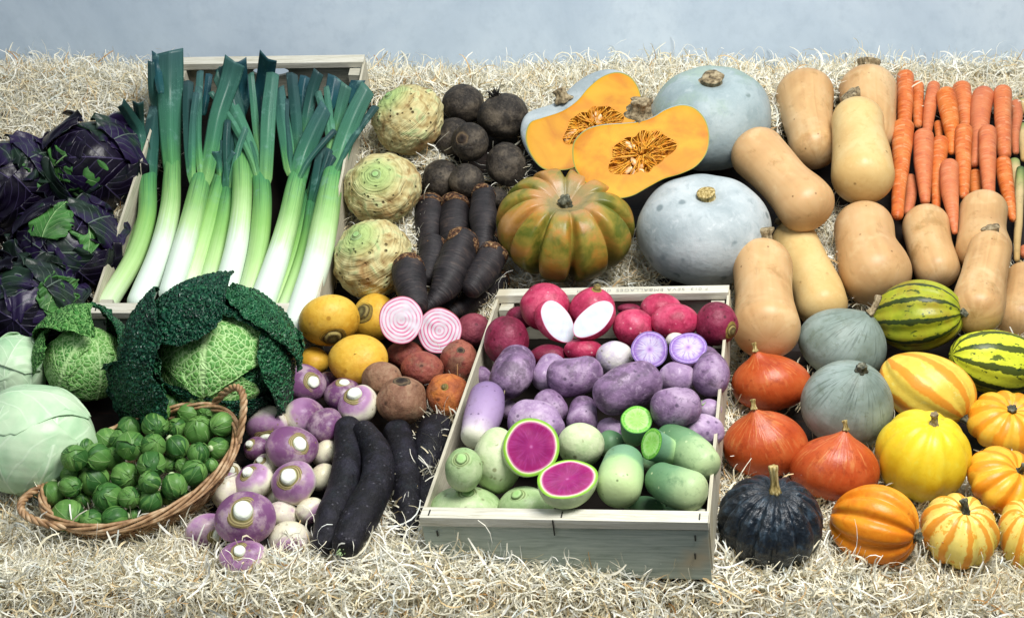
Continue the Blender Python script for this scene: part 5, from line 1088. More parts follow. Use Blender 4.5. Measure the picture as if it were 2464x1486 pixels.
# --- leeks
LK = {'L0': ([(110, 1290, 42), (160, 1120, 40), (200, 930, 36), (212, 800, 30)], 'leek_shaft_green', 'pale green leek pressed against the left side board', .0, []),
 'L1': ([(60, 1400, 55), (185, 1190, 54), (252, 980, 50), (258, 820, 48), (262, 720, 44)], 'leek_shaft_green', 'leftmost long leek, its leaves spreading over the side of the crate', .03,
        [dict(p=[(225, 640, 28), (215, 520, 34), (165, 430, 34), (118, 362, 30)], m='leek_leaf_dark', cut=.8, d1=.13, lift=.02), dict(p=[(228, 560, 18), (215, 460, 26), (206, 355, 32)], m='leek_leaf_dark', d0=.04, d1=.13),
         dict(p=[(262, 800, 46), (268, 640, 50), (285, 480, 46), (300, 370, 34)], m='leek_leaf_dark', fold=.7, d0=.018)]),
 'L2': ([(235, 1380, 68), (330, 1150, 64), (378, 930, 54), (388, 770, 48), (392, 690, 44)], 'leek_shaft', 'tallest leek, its broad leaf rising above the crate', .035,
        [dict(p=[(352, 620, 26), (318, 420, 34), (285, 280, 26), (276, 130, 18)], m='leek_leaf_dark', fold=.9, d1=.12), dict(p=[(395, 780, 44), (382, 560, 60), (378, 350, 74), (378, 200, 80), (376, 72, 80)], m='leek_leaf', cut=.25, fold=.55, d1=.125),
         dict(p=[(330, 300, 22), (310, 180, 26), (305, 88, 26)], m='leek_leaf', cut=-.8, d0=.09, d1=.12)]),
 'L3': ([(395, 1330, 62), (470, 1080, 62), (520, 880, 56), (545, 770, 52)], 'leek_shaft', 'leek with four narrow cut leaves, third from the left', .03,
        [dict(p=[(500, 790, 26), (482, 600, 30), (474, 400, 30), (478, 232, 31)], m='leek_leaf_dark', cut=0), dict(p=[(548, 760, 24), (530, 560, 20), (532, 360, 22), (542, 178, 20)], m='leek_leaf', cut=.3),
         dict(p=[(565, 800, 40), (600, 620, 46), (640, 420, 52), (700, 240, 58), (728, 130, 64)], m='leek_leaf', cut=-.3, fold=.6, d1=.12), dict(p=[(560, 420, 14), (578, 300, 20), (590, 195, 20)], m='leek_leaf_dark')]),
 'L4': ([(490, 1310, 60), (565, 1080, 60), (625, 850, 46), (655, 730, 38)], 'leek_shaft_green', 'short leek tucked low between two long ones', .012, [dict(p=[(650, 760, 34), (665, 650, 30), (672, 560, 24)], m='leek_leaf_dark')]),
 'L5': ([(595, 1320, 56), (645, 1120, 54), (680, 950, 50), (705, 800, 44)], 'leek_shaft_green', 'leek with a dark teal leaf bending behind its neighbour', .012,
        [dict(p=[(695, 860, 46), (700, 720, 40), (712, 560, 36), (735, 420, 30)], m='leek_leaf_dark'), dict(p=[(760, 420, 30), (790, 300, 36), (800, 200, 30)], m='leek_leaf_dark')]),
 'L6': ([(675, 1390, 72), (735, 1160, 66), (765, 950, 58), (770, 780, 54), (762, 640, 50)], 'leek_shaft', 'thick white leek in the middle, dark leaves fanning at its top', .03,
        [dict(p=[(762, 680, 48), (752, 540, 46), (735, 400, 50), (700, 270, 52), (668, 150, 56)], m='leek_leaf_dark', fold=.7, d1=.11), dict(p=[(770, 420, 30), (760, 280, 44), (750, 130, 46)], m='leek_leaf_dark', d1=.115)]),
 'L7': ([(785, 1440, 56), (848, 1190, 54), (872, 990, 54), (878, 850, 50), (870, 760, 48)], 'leek_shaft_green', 'leek whose leaf crosses over its left neighbour', .034,
        [dict(p=[(858, 780, 40), (820, 620, 40), (740, 420, 38), (672, 280, 36), (628, 190, 34)], m='leek_leaf_light', cut=.9, d1=.095), dict(p=[(868, 660, 18), (845, 500, 22), (828, 330, 20), (815, 190, 18)], m='leek_leaf_light', d1=.085),
         dict(p=[(892, 800, 40), (902, 600, 42), (912, 400, 44), (934, 188, 38)], m='leek_leaf_light', d1=.095, cut=-.1), dict(p=[(868, 460, 30), (872, 320, 46), (895, 200, 52), (908, 112, 54)], m='leek_leaf', cut=-.7, fold=.4, d1=.125)]),
 'L8': ([(865, 1460, 72), (950, 1220, 66), (1015, 1000, 58), (1050, 840, 54), (1068, 760, 50)], 'leek_shaft', 'long white leek leaning right across the others', .04,
        [dict(p=[(1060, 800, 54), (1100, 640, 58), (1160, 500, 54), (1222, 372, 44)], m='leek_leaf', fold=.7, cut=-.6, d1=.085), dict(p=[(1030, 740, 34), (1010, 580, 42), (985, 420, 40), (968, 270, 30)], m='leek_leaf', cut=.9),
         dict(p=[(1072, 620, 28), (1062, 460, 34), (1048, 320, 34), (1036, 190, 34)], m='leek_leaf_dark'), dict(p=[(1105, 520, 26), (1125, 400, 34), (1150, 280, 34), (1182, 186, 34)], m='leek_leaf_dark', d1=.085),
         dict(p=[(1090, 420, 24), (1095, 300, 34), (1112, 208, 34)], m='leek_leaf_dark')]),
 'L9': ([(935, 1470, 50), (1040, 1240, 46), (1100, 1010, 40), (1140, 840, 34)], 'leek_shaft_green', 'thin leek squeezed under the one that leans right', .012, [dict(p=[(1140, 860, 32), (1180, 700, 30), (1215, 540, 28)], m='leek_leaf_dark')]),
 'L10': ([(1000, 1490, 58), (1080, 1290, 58), (1135, 1080, 52), (1158, 900, 46)], 'leek_shaft_green', 'leek half covered by the rightmost one', .018,
         [dict(p=[(1155, 920, 44), (1185, 720, 40), (1210, 560, 34)], m='leek_leaf_dark'), dict(p=[(1240, 400, 20), (1255, 300, 40), (1270, 208, 44)], m='leek_leaf_dark')]),
 'L11': ([(1075, 1500, 74), (1165, 1240, 76), (1215, 1000, 72), (1242, 840, 64), (1262, 740, 58)], 'leek_shaft', 'rightmost leek, its long light green leaf reaching the crate corner', .045,
         [dict(p=[(1258, 780, 60), (1305, 600, 58), (1370, 430, 56), (1450, 268, 50)], m='leek_leaf_light', fold=.5, cut=-.4, d1=.095), dict(p=[(1242, 620, 20), (1250, 500, 24), (1235, 370, 22), (1222, 262, 16)], m='leek_leaf_light'),
          dict(p=[(1268, 520, 24), (1298, 400, 34), (1332, 256, 34)], m='leek_leaf_light', d1=.085), dict(p=[(1345, 360, 20), (1370, 290, 36), (1395, 232, 40)], m='leek_leaf_dark')])}
_lr = random.Random(8)
for k, (pts, mt, lab, lift, leaves) in LK.items():
    for lf_ in leaves: lf_['p'] = [(a, b, c * .9) for a, b, c in lf_['p']]; lf_['fold'] = lf_.get('fold', .5) + .2
    big = [l for l in leaves if l['p'][0][1] > 560]
    for q in range(2 if big and k not in ('L1', 'L2') else 0):
        src = _lr.choice(big)['p']; n_ = len(src); dx = _lr.choice((-1, 1)) * _lr.uniform(25, 60); dy = _lr.uniform(20, 130)
        leaves = leaves + [dict(p=[(a + dx * i / (n_ - 1), b + dy * i / (n_ - 1), _lr.uniform(13, 21)) for i, (a, b, c) in enumerate(src)], m=_lr.choice(('leek_leaf', 'leek_leaf_light', 'leek_leaf_dark')), fold=.8, d1=.05 + _lr.uniform(-.01, .03))]
    (x0, y0, r0), (x1, y1, r1) = pts[0], pts[1]; e = 50 / math.hypot(x0 - x1, y0 - y1); pts = [(x0 + (x0 - x1) * e, y0 + (y0 - y1) * e, r0)] + list(pts); lift += .02; pts = [(a, b, c * 1.0) for a, b, c in pts[:-1]] + [(pts[-1][0], pts[-1][1], pts[-1][2] * 1.0)]
    T('leek', 'leek', 'Z2', pts, mt, lab, group='leeks lying in the back crate', lift=lift, surf='leek', cap=(.9, .5), nz=.015, ns=12, m=30, parts=[('leaves', leaves)] if leaves else (), body='shaft', sub=8, fat=.8)
# --- cabbages
lf = lambda mat, nc, ang, span, width, **k: dict(mat=mat, ncam=nc, ang=ang, span=span, width=width, **k)
PL, PG, RG = 'purple_leaf', 'purple_green_leaf', 'ragged_green_leaf'
pg_ = 'dark purple cabbages piled at the left'
cabbage('purple_cabbage', 'dark purple cabbage at the left edge just below the wood wool', 'Z0', 60, 500, 245, PL, [
    lf(PL, (.15, .15, .95), -30, 1.9, 1.2, off=.02, ruff=.05, rag=.08), lf(PG, (.1, .85, .4), 0, 1.8, 1.0, off=.04, ruff=.1, rag=.12, flare=.1),
    lf(RG, (.75, .3, .5), -70, 1.2, .35, off=.07, ruff=.1, rag=.13), lf(PG, (.8, .5, .1), 20, 1.6, .9, off=.1, ruff=.14, rag=.13, flare=.3), lf(PL, (.7, -.35, .5), -40, 1.5, .9, off=.08, ruff=.14, rag=.13, flare=.2), lf(PG, (-.6, -.65, .2), 215, 1.4, 1.0, off=.28, ruff=.12, rag=.12, flare=.3), lf(PL, (.6, -.7, .15), -50, 1.4, .9, off=.25, ruff=.12, rag=.12, flare=.3), lf(PL, (-.75, .6, .05), 140, 1.4, .9, off=.22, ruff=.12, rag=.12, flare=.3), lf(PG, (.72, .6, .05), 40, 1.3, .8, off=.18, ruff=.12, rag=.12, flare=.25)], pg_, .0, fat=.8)
cabbage('purple_cabbage', 'dark purple cabbage nearest the back crate, its pale midrib at the right', 'Z0', 548, 385, 250, PL, [
    lf(RG, (.30, -.72, .62), -170, 1.5, .75, off=.02, ruff=.05, rag=.12), lf(RG, (-.62, -.12, .78), -150, .9, .5, off=.05, ruff=.06, rag=.15),
    lf(PL, (.30, .08, .95), 182, 1.85, 1.18, off=.035, rag=.05, ruff=.02), lf(PL, (-.62, .42, .62), 200, 1.5, .85, off=.05, ruff=.04, rag=.10), lf(PG, (.35, .92, .2), 150, 1.7, .7, off=.06, ruff=.05, rag=.1),
    lf(PG, (-.3, -.75, .45), -100, 1.3, .8, off=.05, ruff=.16, rag=.13, flare=.2), lf(PG, (-.6, -.65, .2), 215, 1.4, 1.0, off=.28, ruff=.12, rag=.12, flare=.3), lf(PL, (.6, -.7, .15), -50, 1.4, .9, off=.25, ruff=.12, rag=.12, flare=.3), lf(PL, (-.75, .6, .05), 140, 1.4, .9, off=.22, ruff=.12, rag=.12, flare=.3), lf(PG, (.72, .6, .05), 40, 1.3, .8, off=.18, ruff=.12, rag=.12, flare=.25)], pg_, .0, fat=.8, sy=.95)
cabbage('purple_cabbage', 'dark purple and green cabbage with torn light green leaves beside the leek crate', 'Z0', 390, 880, 262, PG, [
    lf(PG, (.22, -.15, .95), 178, 1.9, 1.1, off=.03, ruff=.04, rag=.08), lf(PG, (.3, -.75, .5), 200, 1.6, .9, off=.06, ruff=.14, rag=.13, flare=.15), lf(RG, (.68, .42, .62), -100, 1.1, .60, off=.08, ruff=.08, rag=.12),
    lf(RG, (-.02, .62, .75), 80, 1.05, .48, off=.14, ruff=.08, rag=.16), lf(PL, (.5, .75, .2), 60, 1.6, .9, off=.08, ruff=.1, rag=.15, flare=.1), lf(PG, (-.7, .3, .6), 150, 1.5, .9, off=.06, ruff=.12, rag=.13, flare=.2),
    lf(PL, (-.65, -.4, .5), 190, 1.6, 1.0, off=.05, ruff=.12, rag=.13, flare=.2), lf(PG, (-.6, -.65, .2), 215, 1.4, 1.0, off=.28, ruff=.12, rag=.12, flare=.3), lf(PL, (.6, -.7, .15), -50, 1.4, .9, off=.25, ruff=.12, rag=.12, flare=.3), lf(PL, (-.75, .6, .05), 140, 1.4, .9, off=.22, ruff=.12, rag=.12, flare=.3), lf(PG, (.72, .6, .05), 40, 1.3, .8, off=.18, ruff=.12, rag=.12, flare=.25)], pg_, .0, fat=.8, sy=.92)
cabbage('purple_cabbage', 'lowest dark purple cabbage, above the white ones, with a lime green torn leaf', 'Z0', 150, 1260, 262, PL, [
    lf(PL, (-.1, -.05, 1), 150, 1.9, 1.2, off=.02, ruff=.05, rag=.1), lf(PG, (.35, .65, .6), 160, 1.7, 1.0, off=.05, ruff=.08, rag=.12, flare=.05), lf(RG, (.85, .38, .35), 30, 1.2, .38, off=.10, ruff=.12, rag=.13, flare=.2),
    lf(RG, (.70, .45, .5), 60, 1.0, .25, off=.13, ruff=.1, rag=.13), lf(PL, (.5, -.6, .5), -50, 1.6, 1.0, off=.06, ruff=.12, rag=.15, flare=.1), lf(PG, (-.5, .75, .3), 110, 1.6, 1.1, off=.08, ruff=.14, rag=.13, flare=.2), lf(PG, (-.6, -.65, .2), 215, 1.4, 1.0, off=.28, ruff=.12, rag=.12, flare=.3), lf(PL, (.6, -.7, .15), -50, 1.4, .9, off=.25, ruff=.12, rag=.12, flare=.3), lf(PL, (-.75, .6, .05), 140, 1.4, .9, off=.22, ruff=.12, rag=.12, flare=.3), lf(PG, (.72, .6, .05), 40, 1.3, .8, off=.18, ruff=.12, rag=.12, flare=.25)], pg_, .02, fat=.8)
SI, SL, SO, SD = 'savoy_inner', 'savoy_light', 'savoy_outer', 'savoy_dark'
cabbage('savoy_cabbage', 'light green savoy cabbage on the left, half behind the dark leaved one', 'B1', 428, 562, 192, SI, [
    lf(SL, (-.38, .90, .10), 105, 1.1, 1.2, off=.55, ruff=.05, rag=.06, bump=.06, bn=22, n=110, m=110), lf(SL, (-.88, .35, .20), 120, 1.2, .7, off=.35, ruff=.05, rag=.06, bump=.06, bn=20, n=90, m=90), lf(SO, (.6, .78, -.2), 80, 1.2, .8, off=.35, flare=.2, ruff=.06, rag=.06, bump=.06, bn=22, n=90, m=90),
    lf(SI, (-.15, .10, .98), 62, 2.0, 1.22, off=.05, rag=.04, ruff=.02, bump=.014, bn=26, n=90, m=90), lf(SI, (.55, -.1, .8), 95, 1.7, .75, off=.08, rag=.12, ruff=.04, bump=.014, bn=26, n=90, m=90)], 'savoy cabbages', .0, fat=.9)
cabbage('savoy_cabbage', 'large savoy cabbage with crinkled dark outer leaves spread round a light green heart', 'B1', 1085, 565, 285, SO, [
    lf(SD, (-.42, .80, .30), 92, 1.45, .95, off=.52, flare=.08, ruff=.05, rag=.05, bump=.075, bn=26, pw=.35, n=150, m=150), lf(SD, (-.82, .30, .40), 110, 1.2, .66, off=.70, ruff=.05, rag=.06, bump=.065, bn=20, pw=.38, n=120, m=120),
    lf(SD, (.35, .9, .15), 70, 1.3, .9, off=.30, ruff=.05, rag=.06, bump=.07, bn=22, pw=.35, n=120, m=120),
    lf(SO, (.80, .62, .22), -38, 1.4, .52, off=.42, flare=.05, ruff=.05, rag=.05, bump=.065, bn=20, pw=.38, n=120, m=120), lf(SD, (-.78, -.40, .48), 175, 1.1, .62, off=.78, flare=.1, ruff=.06, rag=.06, bump=.07, bn=20, pw=.35, n=110, m=110),
    lf(SO, (.95, -.10, .05), -60, 1.5, .8, off=.30, flare=.15, ruff=.05, rag=.05, bump=.065, bn=20, pw=.38, n=110, m=110), lf(SD, (.15, -.85, .48), -95, 1.0, 1.2, off=.12, flare=.12, ruff=.06, rag=.06, bump=.065, bn=20, pw=.38, n=110, m=110),
    lf(SO, (.55, -.34, .76), -140, 1.8, .95, off=.05, ruff=.02, rag=.05, bump=.012, bn=24, n=110, m=110), lf(SO, (-.86, .06, .50), 96, 1.35, .52, off=.42, ruff=.04, rag=.04, bump=.065, bn=20, pw=.38, n=120, m=90),
    lf(SI, (-.22, -.30, .92), 82, 1.6, 1.05, off=.10, ruff=.02, rag=.04, bump=.012, bn=24, n=110, m=110), lf(SI, (-.02, .24, .97), -92, 1.4, 1.15, off=.16, ruff=.02, rag=.04, bump=.012, bn=24, n=110, m=110)], 'savoy cabbages', .03, fat=.95)
WC = 'white_cabbage_leaf'
cabbage('white_cabbage', 'pale cabbage cut off by the left edge, above the bigger one', 'F', 30, 892, 76, WC, [
    lf(WC, (.1, .1, 1), 90, 2.2, 1.2, off=.02, rag=.03, ruff=.01), lf(WC, (.3, .72, .5), 70, 1.6, 1.0, off=.10, flare=.06, rag=.08, ruff=.05), lf(WC, (.75, -.2, .6), 90, 1.9, .9, off=.05, rag=.05, ruff=.03)], 'white cabbages', .0)
cabbage('white_cabbage', 'big pale green white cabbage left of the sprout basket', 'F', 84, 1063, 142, WC, [
    lf(WC, (.55, .1, .8), 75, 2.3, 1.3, off=.012, rag=.03, ruff=.01), lf(WC, (-.3, .2, .93), 95, 2.3, 1.3, off=.03, rag=.03, ruff=.008), lf(WC, (.1, .85, .4), 10, 2.0, .9, off=.045, rag=.04, ruff=.01)], 'white cabbages', .0, sx=1.03, sy=.94)

# --- brussels sprouts
SPR = [(840, 765, 60), (775, 800, 62), (770, 868, 62), (935, 805, 54), (1035, 790, 58), (875, 882, 50), (990, 893, 70), (1100, 862, 58), (640, 885, 58), (530, 942, 58), (600, 938, 52), (648, 968, 68), (760, 968, 58),
       (875, 975, 58), (982, 1006, 52), (1080, 980, 52), (368, 1027, 62), (480, 1022, 64), (562, 1032, 56), (840, 1056, 44), (750, 1062, 66), (905, 1068, 38), (962, 1102, 62), (1045, 1068, 36), (620, 1117, 66), (742, 1148, 52),
       (865, 1167, 60), (465, 1137, 72), (430, 1092, 42), (348, 1167, 52), (262, 1200, 54), (345, 1102, 46), (535, 1222, 70), (642, 1224, 52), (745, 1242, 58), (405, 1237, 42), (337, 1315, 76), (450, 1342, 55), (570, 1328, 60),
       (662, 1312, 42), (420, 975, 44), (700, 1180, 40), (300, 1270, 44), (500, 1290, 40), (820, 1220, 40), (1010, 1040, 40), (1140, 930, 46), (905, 1220, 38), (985, 1165, 40)]
SLAB = {6: 'largest brussels sprout on the right side of the basket', 7: 'brussels sprout touching the right basket handle', 0: 'topmost brussels sprout of the heap', 36: 'biggest brussels sprout, near the left handle', 37: 'brussels sprout with a loose leaf hanging over the front rim',
        30: 'leftmost dark brussels sprout, against the rim', 38: 'brussels sprout resting on the front rim, right of the one with the loose leaf', 11: 'brussels sprout with a dark torn leaf near the middle of the heap', 15: 'brussels sprout showing its pale cut stem, near the right rim',
        13: 'pale brussels sprout right of the middle of the heap', 20: 'smooth light brussels sprout in the very middle of the heap', 27: 'large light brussels sprout left of the middle, with a few drops on it'}
rs = random.Random(5)
_q = [((x * .9 - y * .44), (x * .44 + y * .9)) for x, y, r in SPR]; _b = [q[1] for q in _q]; _lo, _hi = min(_b), max(_b)
_row = [min(5, int((b - _lo) / (_hi - _lo) * 6)) for b in _b]
_rn = ['in the row along the back rim', 'in the second row from the back rim', 'in the third row from the back rim', 'in the third row from the front rim', 'in the second row from the front rim', 'in the row along the front rim']
_on = ['leftmost', 'second', 'third', 'fourth', 'fifth', 'sixth', 'seventh', 'eighth', 'ninth', 'tenth', 'eleventh', 'twelfth', 'thirteenth']
for i in range(len(SPR)):
    k = sorted([j for j in range(len(SPR)) if _row[j] == _row[i]], key=lambda j: _q[j][0]).index(i)
    if i not in SLAB: SLAB[i] = ('leftmost brussels sprout ' if k == 0 else 'brussels sprout, ' + _on[k] + ' from the left ') + _rn[_row[i]] + (', mostly covered' if SPR[i][2] <= 46 else '')
for i, (x, y, r) in enumerate(SPR):
    X, Y = zc('B1', x, y); hid = r <= 46
    el = (-60 if i == 15 else rs.uniform(15, 75))
    ITEMS.append(dict(kind='sprout', name='brussels_sprout', cat='sprout', label=SLAB.get(i, 'green brussels sprout among the others heaped in the wicker basket'), group='brussels sprouts in the basket',
                      pts=[(X, Y, r * .4858 * 1.07)], lift=(-.034 if hid else -.022), surf='basket', fat=.95, axis_=(rs.uniform(0, 360), el)))

# ------------------------------------------------------------------ setting: wall, bench
def bank_height_pts(): return [cw(0, v, w) for w, v in PROF]
yw = cw(0, .50, 3.20)[1] + .03
mb = MB().box(-4, 4, yw, yw + .15, -.2, 3.6); o = link('wall', mb.mesh('wall', MATS['wall'], False)); tag(o, 'smooth grey blue painted wall behind the display', 'wall')
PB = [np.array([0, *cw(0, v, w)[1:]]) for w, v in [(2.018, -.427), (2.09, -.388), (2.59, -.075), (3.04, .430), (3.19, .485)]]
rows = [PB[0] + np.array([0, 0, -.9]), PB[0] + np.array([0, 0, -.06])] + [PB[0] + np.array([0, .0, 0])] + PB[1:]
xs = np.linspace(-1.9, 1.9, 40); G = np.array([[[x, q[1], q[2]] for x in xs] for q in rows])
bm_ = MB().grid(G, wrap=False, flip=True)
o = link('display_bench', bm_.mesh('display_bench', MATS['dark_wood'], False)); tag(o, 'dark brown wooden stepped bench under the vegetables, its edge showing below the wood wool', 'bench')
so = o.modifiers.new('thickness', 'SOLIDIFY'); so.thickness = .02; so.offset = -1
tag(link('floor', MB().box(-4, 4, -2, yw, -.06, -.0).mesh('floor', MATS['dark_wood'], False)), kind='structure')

# ------------------------------------------------------------------ crates
def bx(mb, x0, x1, y0, y1, z0, z1): return mb.box(x0, x1, y0, y1, z0, z1, jit=.0004)
def crate_build(cr, label, name='wooden_crate', hole=False, front='wood_grey', stamp=False):
    R = cr.R; o = cr.o; w = cr.w / 2; Lc = cr.L; H = cr.H
    par = empty(name, o, label, 'crate', 'thin wooden crates'); par.rotation_euler = Matrix([list(R[0]), list(R[1]), list(R[2])]).to_euler()
    def P(nm, mb, mt): return link(nm, mb.mesh(nm, MATS[mt], False), par)
    P('front_board', bx(MB(), -w + .001, w - .001, .0, .006, -.004, H - .0165), front)
    P('front_rail', bx(MB(), -w, w, -.003, .021, H - .014, H), 'wood_rail')
    P('back_rail', bx(MB(), -w, w, Lc - .021, Lc + .003, H - .014, H), 'wood_rail')
    if hole:
        zz0, zz1, hx, hz, hc = 0.0, H - .016, .038, .013, H - .034; mb = MB(); th = np.linspace(0, 2 * math.pi, 49)[:-1]
        inn = np.stack([hx * np.cos(th), np.zeros(48), hc + hz * np.sin(th)], -1); outp = []
        for t in th:
            c, s = math.cos(t), math.sin(t); k = min((w - .002) / abs(c) if abs(c) > 1e-6 else 9, ((zz1 - hc) if s > 0 else (hc - zz0)) / abs(s) if abs(s) > 1e-6 else 9); outp.append([k * c, 0, hc + k * s])
        outp = np.array(outp); y0, y1 = np.array([0, Lc - .006, 0]), np.array([0, Lc, 0])
        mb.grid(np.stack([inn + y0, outp + y0, outp + y1, inn + y1, inn + y0])); P('back_board', mb, 'wood_x')
    else: P('back_board', bx(MB(), -w + .001, w - .001, Lc - .006, Lc, 0, H - .0165), 'wood_x')
    for sx in (-1, 1):
        a, b = sorted((sx * w, sx * (w - .005))); P('side_board', bx(MB(), a + sx * .0015, b + sx * .0015, .003, Lc - .003, .012, H - .006), 'wood_y')
        a2, b2 = sorted((sx * (w - .007), sx * (w - .03)))
        for y0 in (.0215, Lc - .044): P('corner_post', bx(MB(), a2, b2, y0, y0 + .022, .003, H - .015), 'wood_x')
    for k in range(5): x0 = -w + .006 + k * .079; P('floor_slat', bx(MB(), x0, x0 + .070, .007, Lc - .007, -.003, .001), 'wood_y')
    P('liner', MB().box(-w + .007, w - .007, .008, Lc - .008, .0012, .0030), 'dark_liner')  # added dark sheet over the slats, paints the gaps between radishes and leeks as shadow
    stp = [(-w + .02, H - .03), (-w + .022, H - .062), (w - .02, H - .03), (w - .022, H - .062)]
    for x, z in stp: P('staple', MB().box(x, x + .0018, -.0018, .0004, z - .004, z + .005), 'staple')
    for x in (-w + .012, 0.0, w - .012):
        P('staple', MB().box(x - .0008, x + .0008, .002, .014, H - .0005, H + .0014), 'staple')
    P('staple', MB().box(-.012, -.0102, -.0050, -.0026, H - .026, H - .0), 'staple')
    if stamp:
        for txt, x, sz in (('GROUP-SM', -.030, .011), ('SEVA EMBALLAGES', .067, .0125), ('F 013', .150, .0115)):
            cu = bpy.data.curves.new('stamp', 'FONT'); cu.body = txt; cu.size = sz; cu.align_x = 'CENTER'; cu.align_y = 'CENTER'; cu.space_character = 1.15; cu.offset = -.0001
            tmp = bpy.data.objects.new('stamp_tmp', cu); C.objects.link(tmp); dg = bpy.context.evaluated_depsgraph_get(); me = bpy.data.meshes.new_from_object(tmp.evaluated_get(dg)); bpy.data.objects.remove(tmp)
            me.materials.clear(); me.materials.append(MATS['ink']); q = link('printed_stamp', me, par); q.location = (x, Lc - .009, H + .0006); q.rotation_euler = (0, 0, math.pi)
    return par
crate_build(CRL, 'thin wooden crate at the back left filled with leeks', hole=True)
crate_build(CRP, 'thin wooden crate in front filled with red, purple and green radishes', stamp=True)

# ------------------------------------------------------------------ settle and build every vegetable
order = sorted([i for i in ITEMS if i['kind'] not in ('sprout',) and i['surf'] == 'bank'], key=lambda i: 0)
def settle_key(i):
    y = sum(q[1] for q in i['pts']) / len(i['pts']); return i['lift'] * 3000 + y
groups = {}
for s_ in ('leek', 'crate'): 
    for it in sorted([i for i in ITEMS if i['surf'] == s_], key=settle_key): settle(it)
for it in sorted([i for i in ITEMS if i['surf'] == 'bank'], key=settle_key): settle(it)
for it in sorted([i for i in ITEMS if i['surf'] == 'basket'], key=lambda i: i['lift'] * 9000 + i['pts'][0][1]): settle(it)
BLD = {'body': build_body, 'tube': build_tube, 'half': build_half, 'cabbage': build_cabbage, 'sprout': build_sprout}
for it in ITEMS: BLD[it['kind']](it)

# ------------------------------------------------------------------ wicker basket
def closed_tube(mb, P, r, m=6):
    n = len(P); T_ = np.roll(P, -1, 0) - np.roll(P, 1, 0); T_ /= np.linalg.norm(T_, axis=1)[:, None]; A = np.cross(T_, bz); A /= np.linalg.norm(A, axis=1)[:, None] + 1e-9; Bn = np.cross(T_, A)
    ph = np.linspace(0, 2 * math.pi, m, endpoint=False)
    G = P[:, None, :] + r * (np.cos(ph)[None, :, None] * A[:, None, :] + np.sin(ph)[None, :, None] * Bn[:, None, :]); G = np.concatenate([G, G[:1]]); mb.grid(G, flip=True)
bpar = empty('wicker_basket', BO - bz * .075, 'oval wicker basket with two looped handles, heaped with brussels sprouts', 'basket')
borg = np.array(bpar.location); EA, EB = .149, .097
NS = 44
def bpt(t, lvl, dr=0.0):   # lvl 0 = rim, -1 = base
    k = 1 + .25 * lvl * abs(lvl) ** .3 if lvl < 0 else 1
    k = 1 - .34 * abs(lvl) ** 1.6; a = (EA * k + dr); b = (EB * k + dr)
    sag = .012 * (np.cos(t) ** 2) if lvl > -.2 else 0.012 * (np.cos(t) ** 2) * (1 + lvl)
    return BO - borg + bx_ax * 0 + np.outer(a * np.cos(t), BR[:, 0]) + np.outer(b * np.sin(t), BR[:, 1]) + np.outer(lvl * .072 + sag, bz)
bx_ax = 0
tt = np.linspace(0, 2 * math.pi, 440, endpoint=False)
mb = MB()
for k in range(16):
    lvl = -.06 - k * .058; wv = .0026 * np.cos(NS / 2 * tt + math.pi * (k % 2)); closed_tube(mb, bpt(tt, lvl, wv), .0021)
link('weave', mb.mesh('weave', MATS['wicker']), bpar)
mb = MB()
for k in range(4):
    a = tt * 5 + k * 1.571; closed_tube(mb, bpt(tt, .02, .0040 * np.cos(a)) + np.outer(.0050 * np.sin(a), bz), .0026, 8)
for k, (h, dr) in enumerate([(-.02, .0035), (-.05, .005)]): closed_tube(mb, bpt(tt, h, dr), .0027, 8)
link('rim', mb.mesh('rim', MATS['wicker']), bpar)
mb = MB()
for k in range(NS):
    t = np.full(9, 2 * math.pi * k / NS); lv = np.linspace(.0, -1, 9); P = np.array([bpt(np.array([t[i]]), lv[i])[0] for i in range(9)]); Gt, V = tube_grid(P, np.full(9, .0021), m=6, k=2); mb.grid(Gt, flip=True)
link('stakes', mb.mesh('stakes', MATS['wicker']), bpar)
k = np.linspace(0, 1, 10)[:, None, None]; ed = bpt(tt[::10], -1); ce = ed.mean(0); link('base', MB().grid(ce + (ed - ce)[None] * k).mesh('base', MATS['wicker_dark']), bpar)
for sgn, hgt in ((1, .050), (-1, .034)):
    mb = MB(); n = 90; s_ = np.linspace(0, 1, n); t0 = (0 if sgn > 0 else math.pi); sp = .46
    tc = t0 + (s_ - .5) * 2 * sp; core = np.array([bpt(np.array([a]), .0, .004)[0] for a in tc]); arch = np.sin(s_ * math.pi) ** .75
    core = core + np.outer(arch * hgt, bz) * (1 if sgn > 0 else .55) + np.outer(arch * (.020 if sgn > 0 else .026), BR[:, 0] * sgn)
    T_, A, Bn = frames(core)
    for q in range(3):
        a = s_ * 26 + q * 2.094; P = core + .0032 * (np.cos(a)[:, None] * A + np.sin(a)[:, None] * Bn); Gt, V = tube_grid(P, np.full(n, .0029), m=8, k=3); mb.grid(Gt, flip=True)
    link('handle', mb.mesh('handle', MATS['wicker']), bpar)

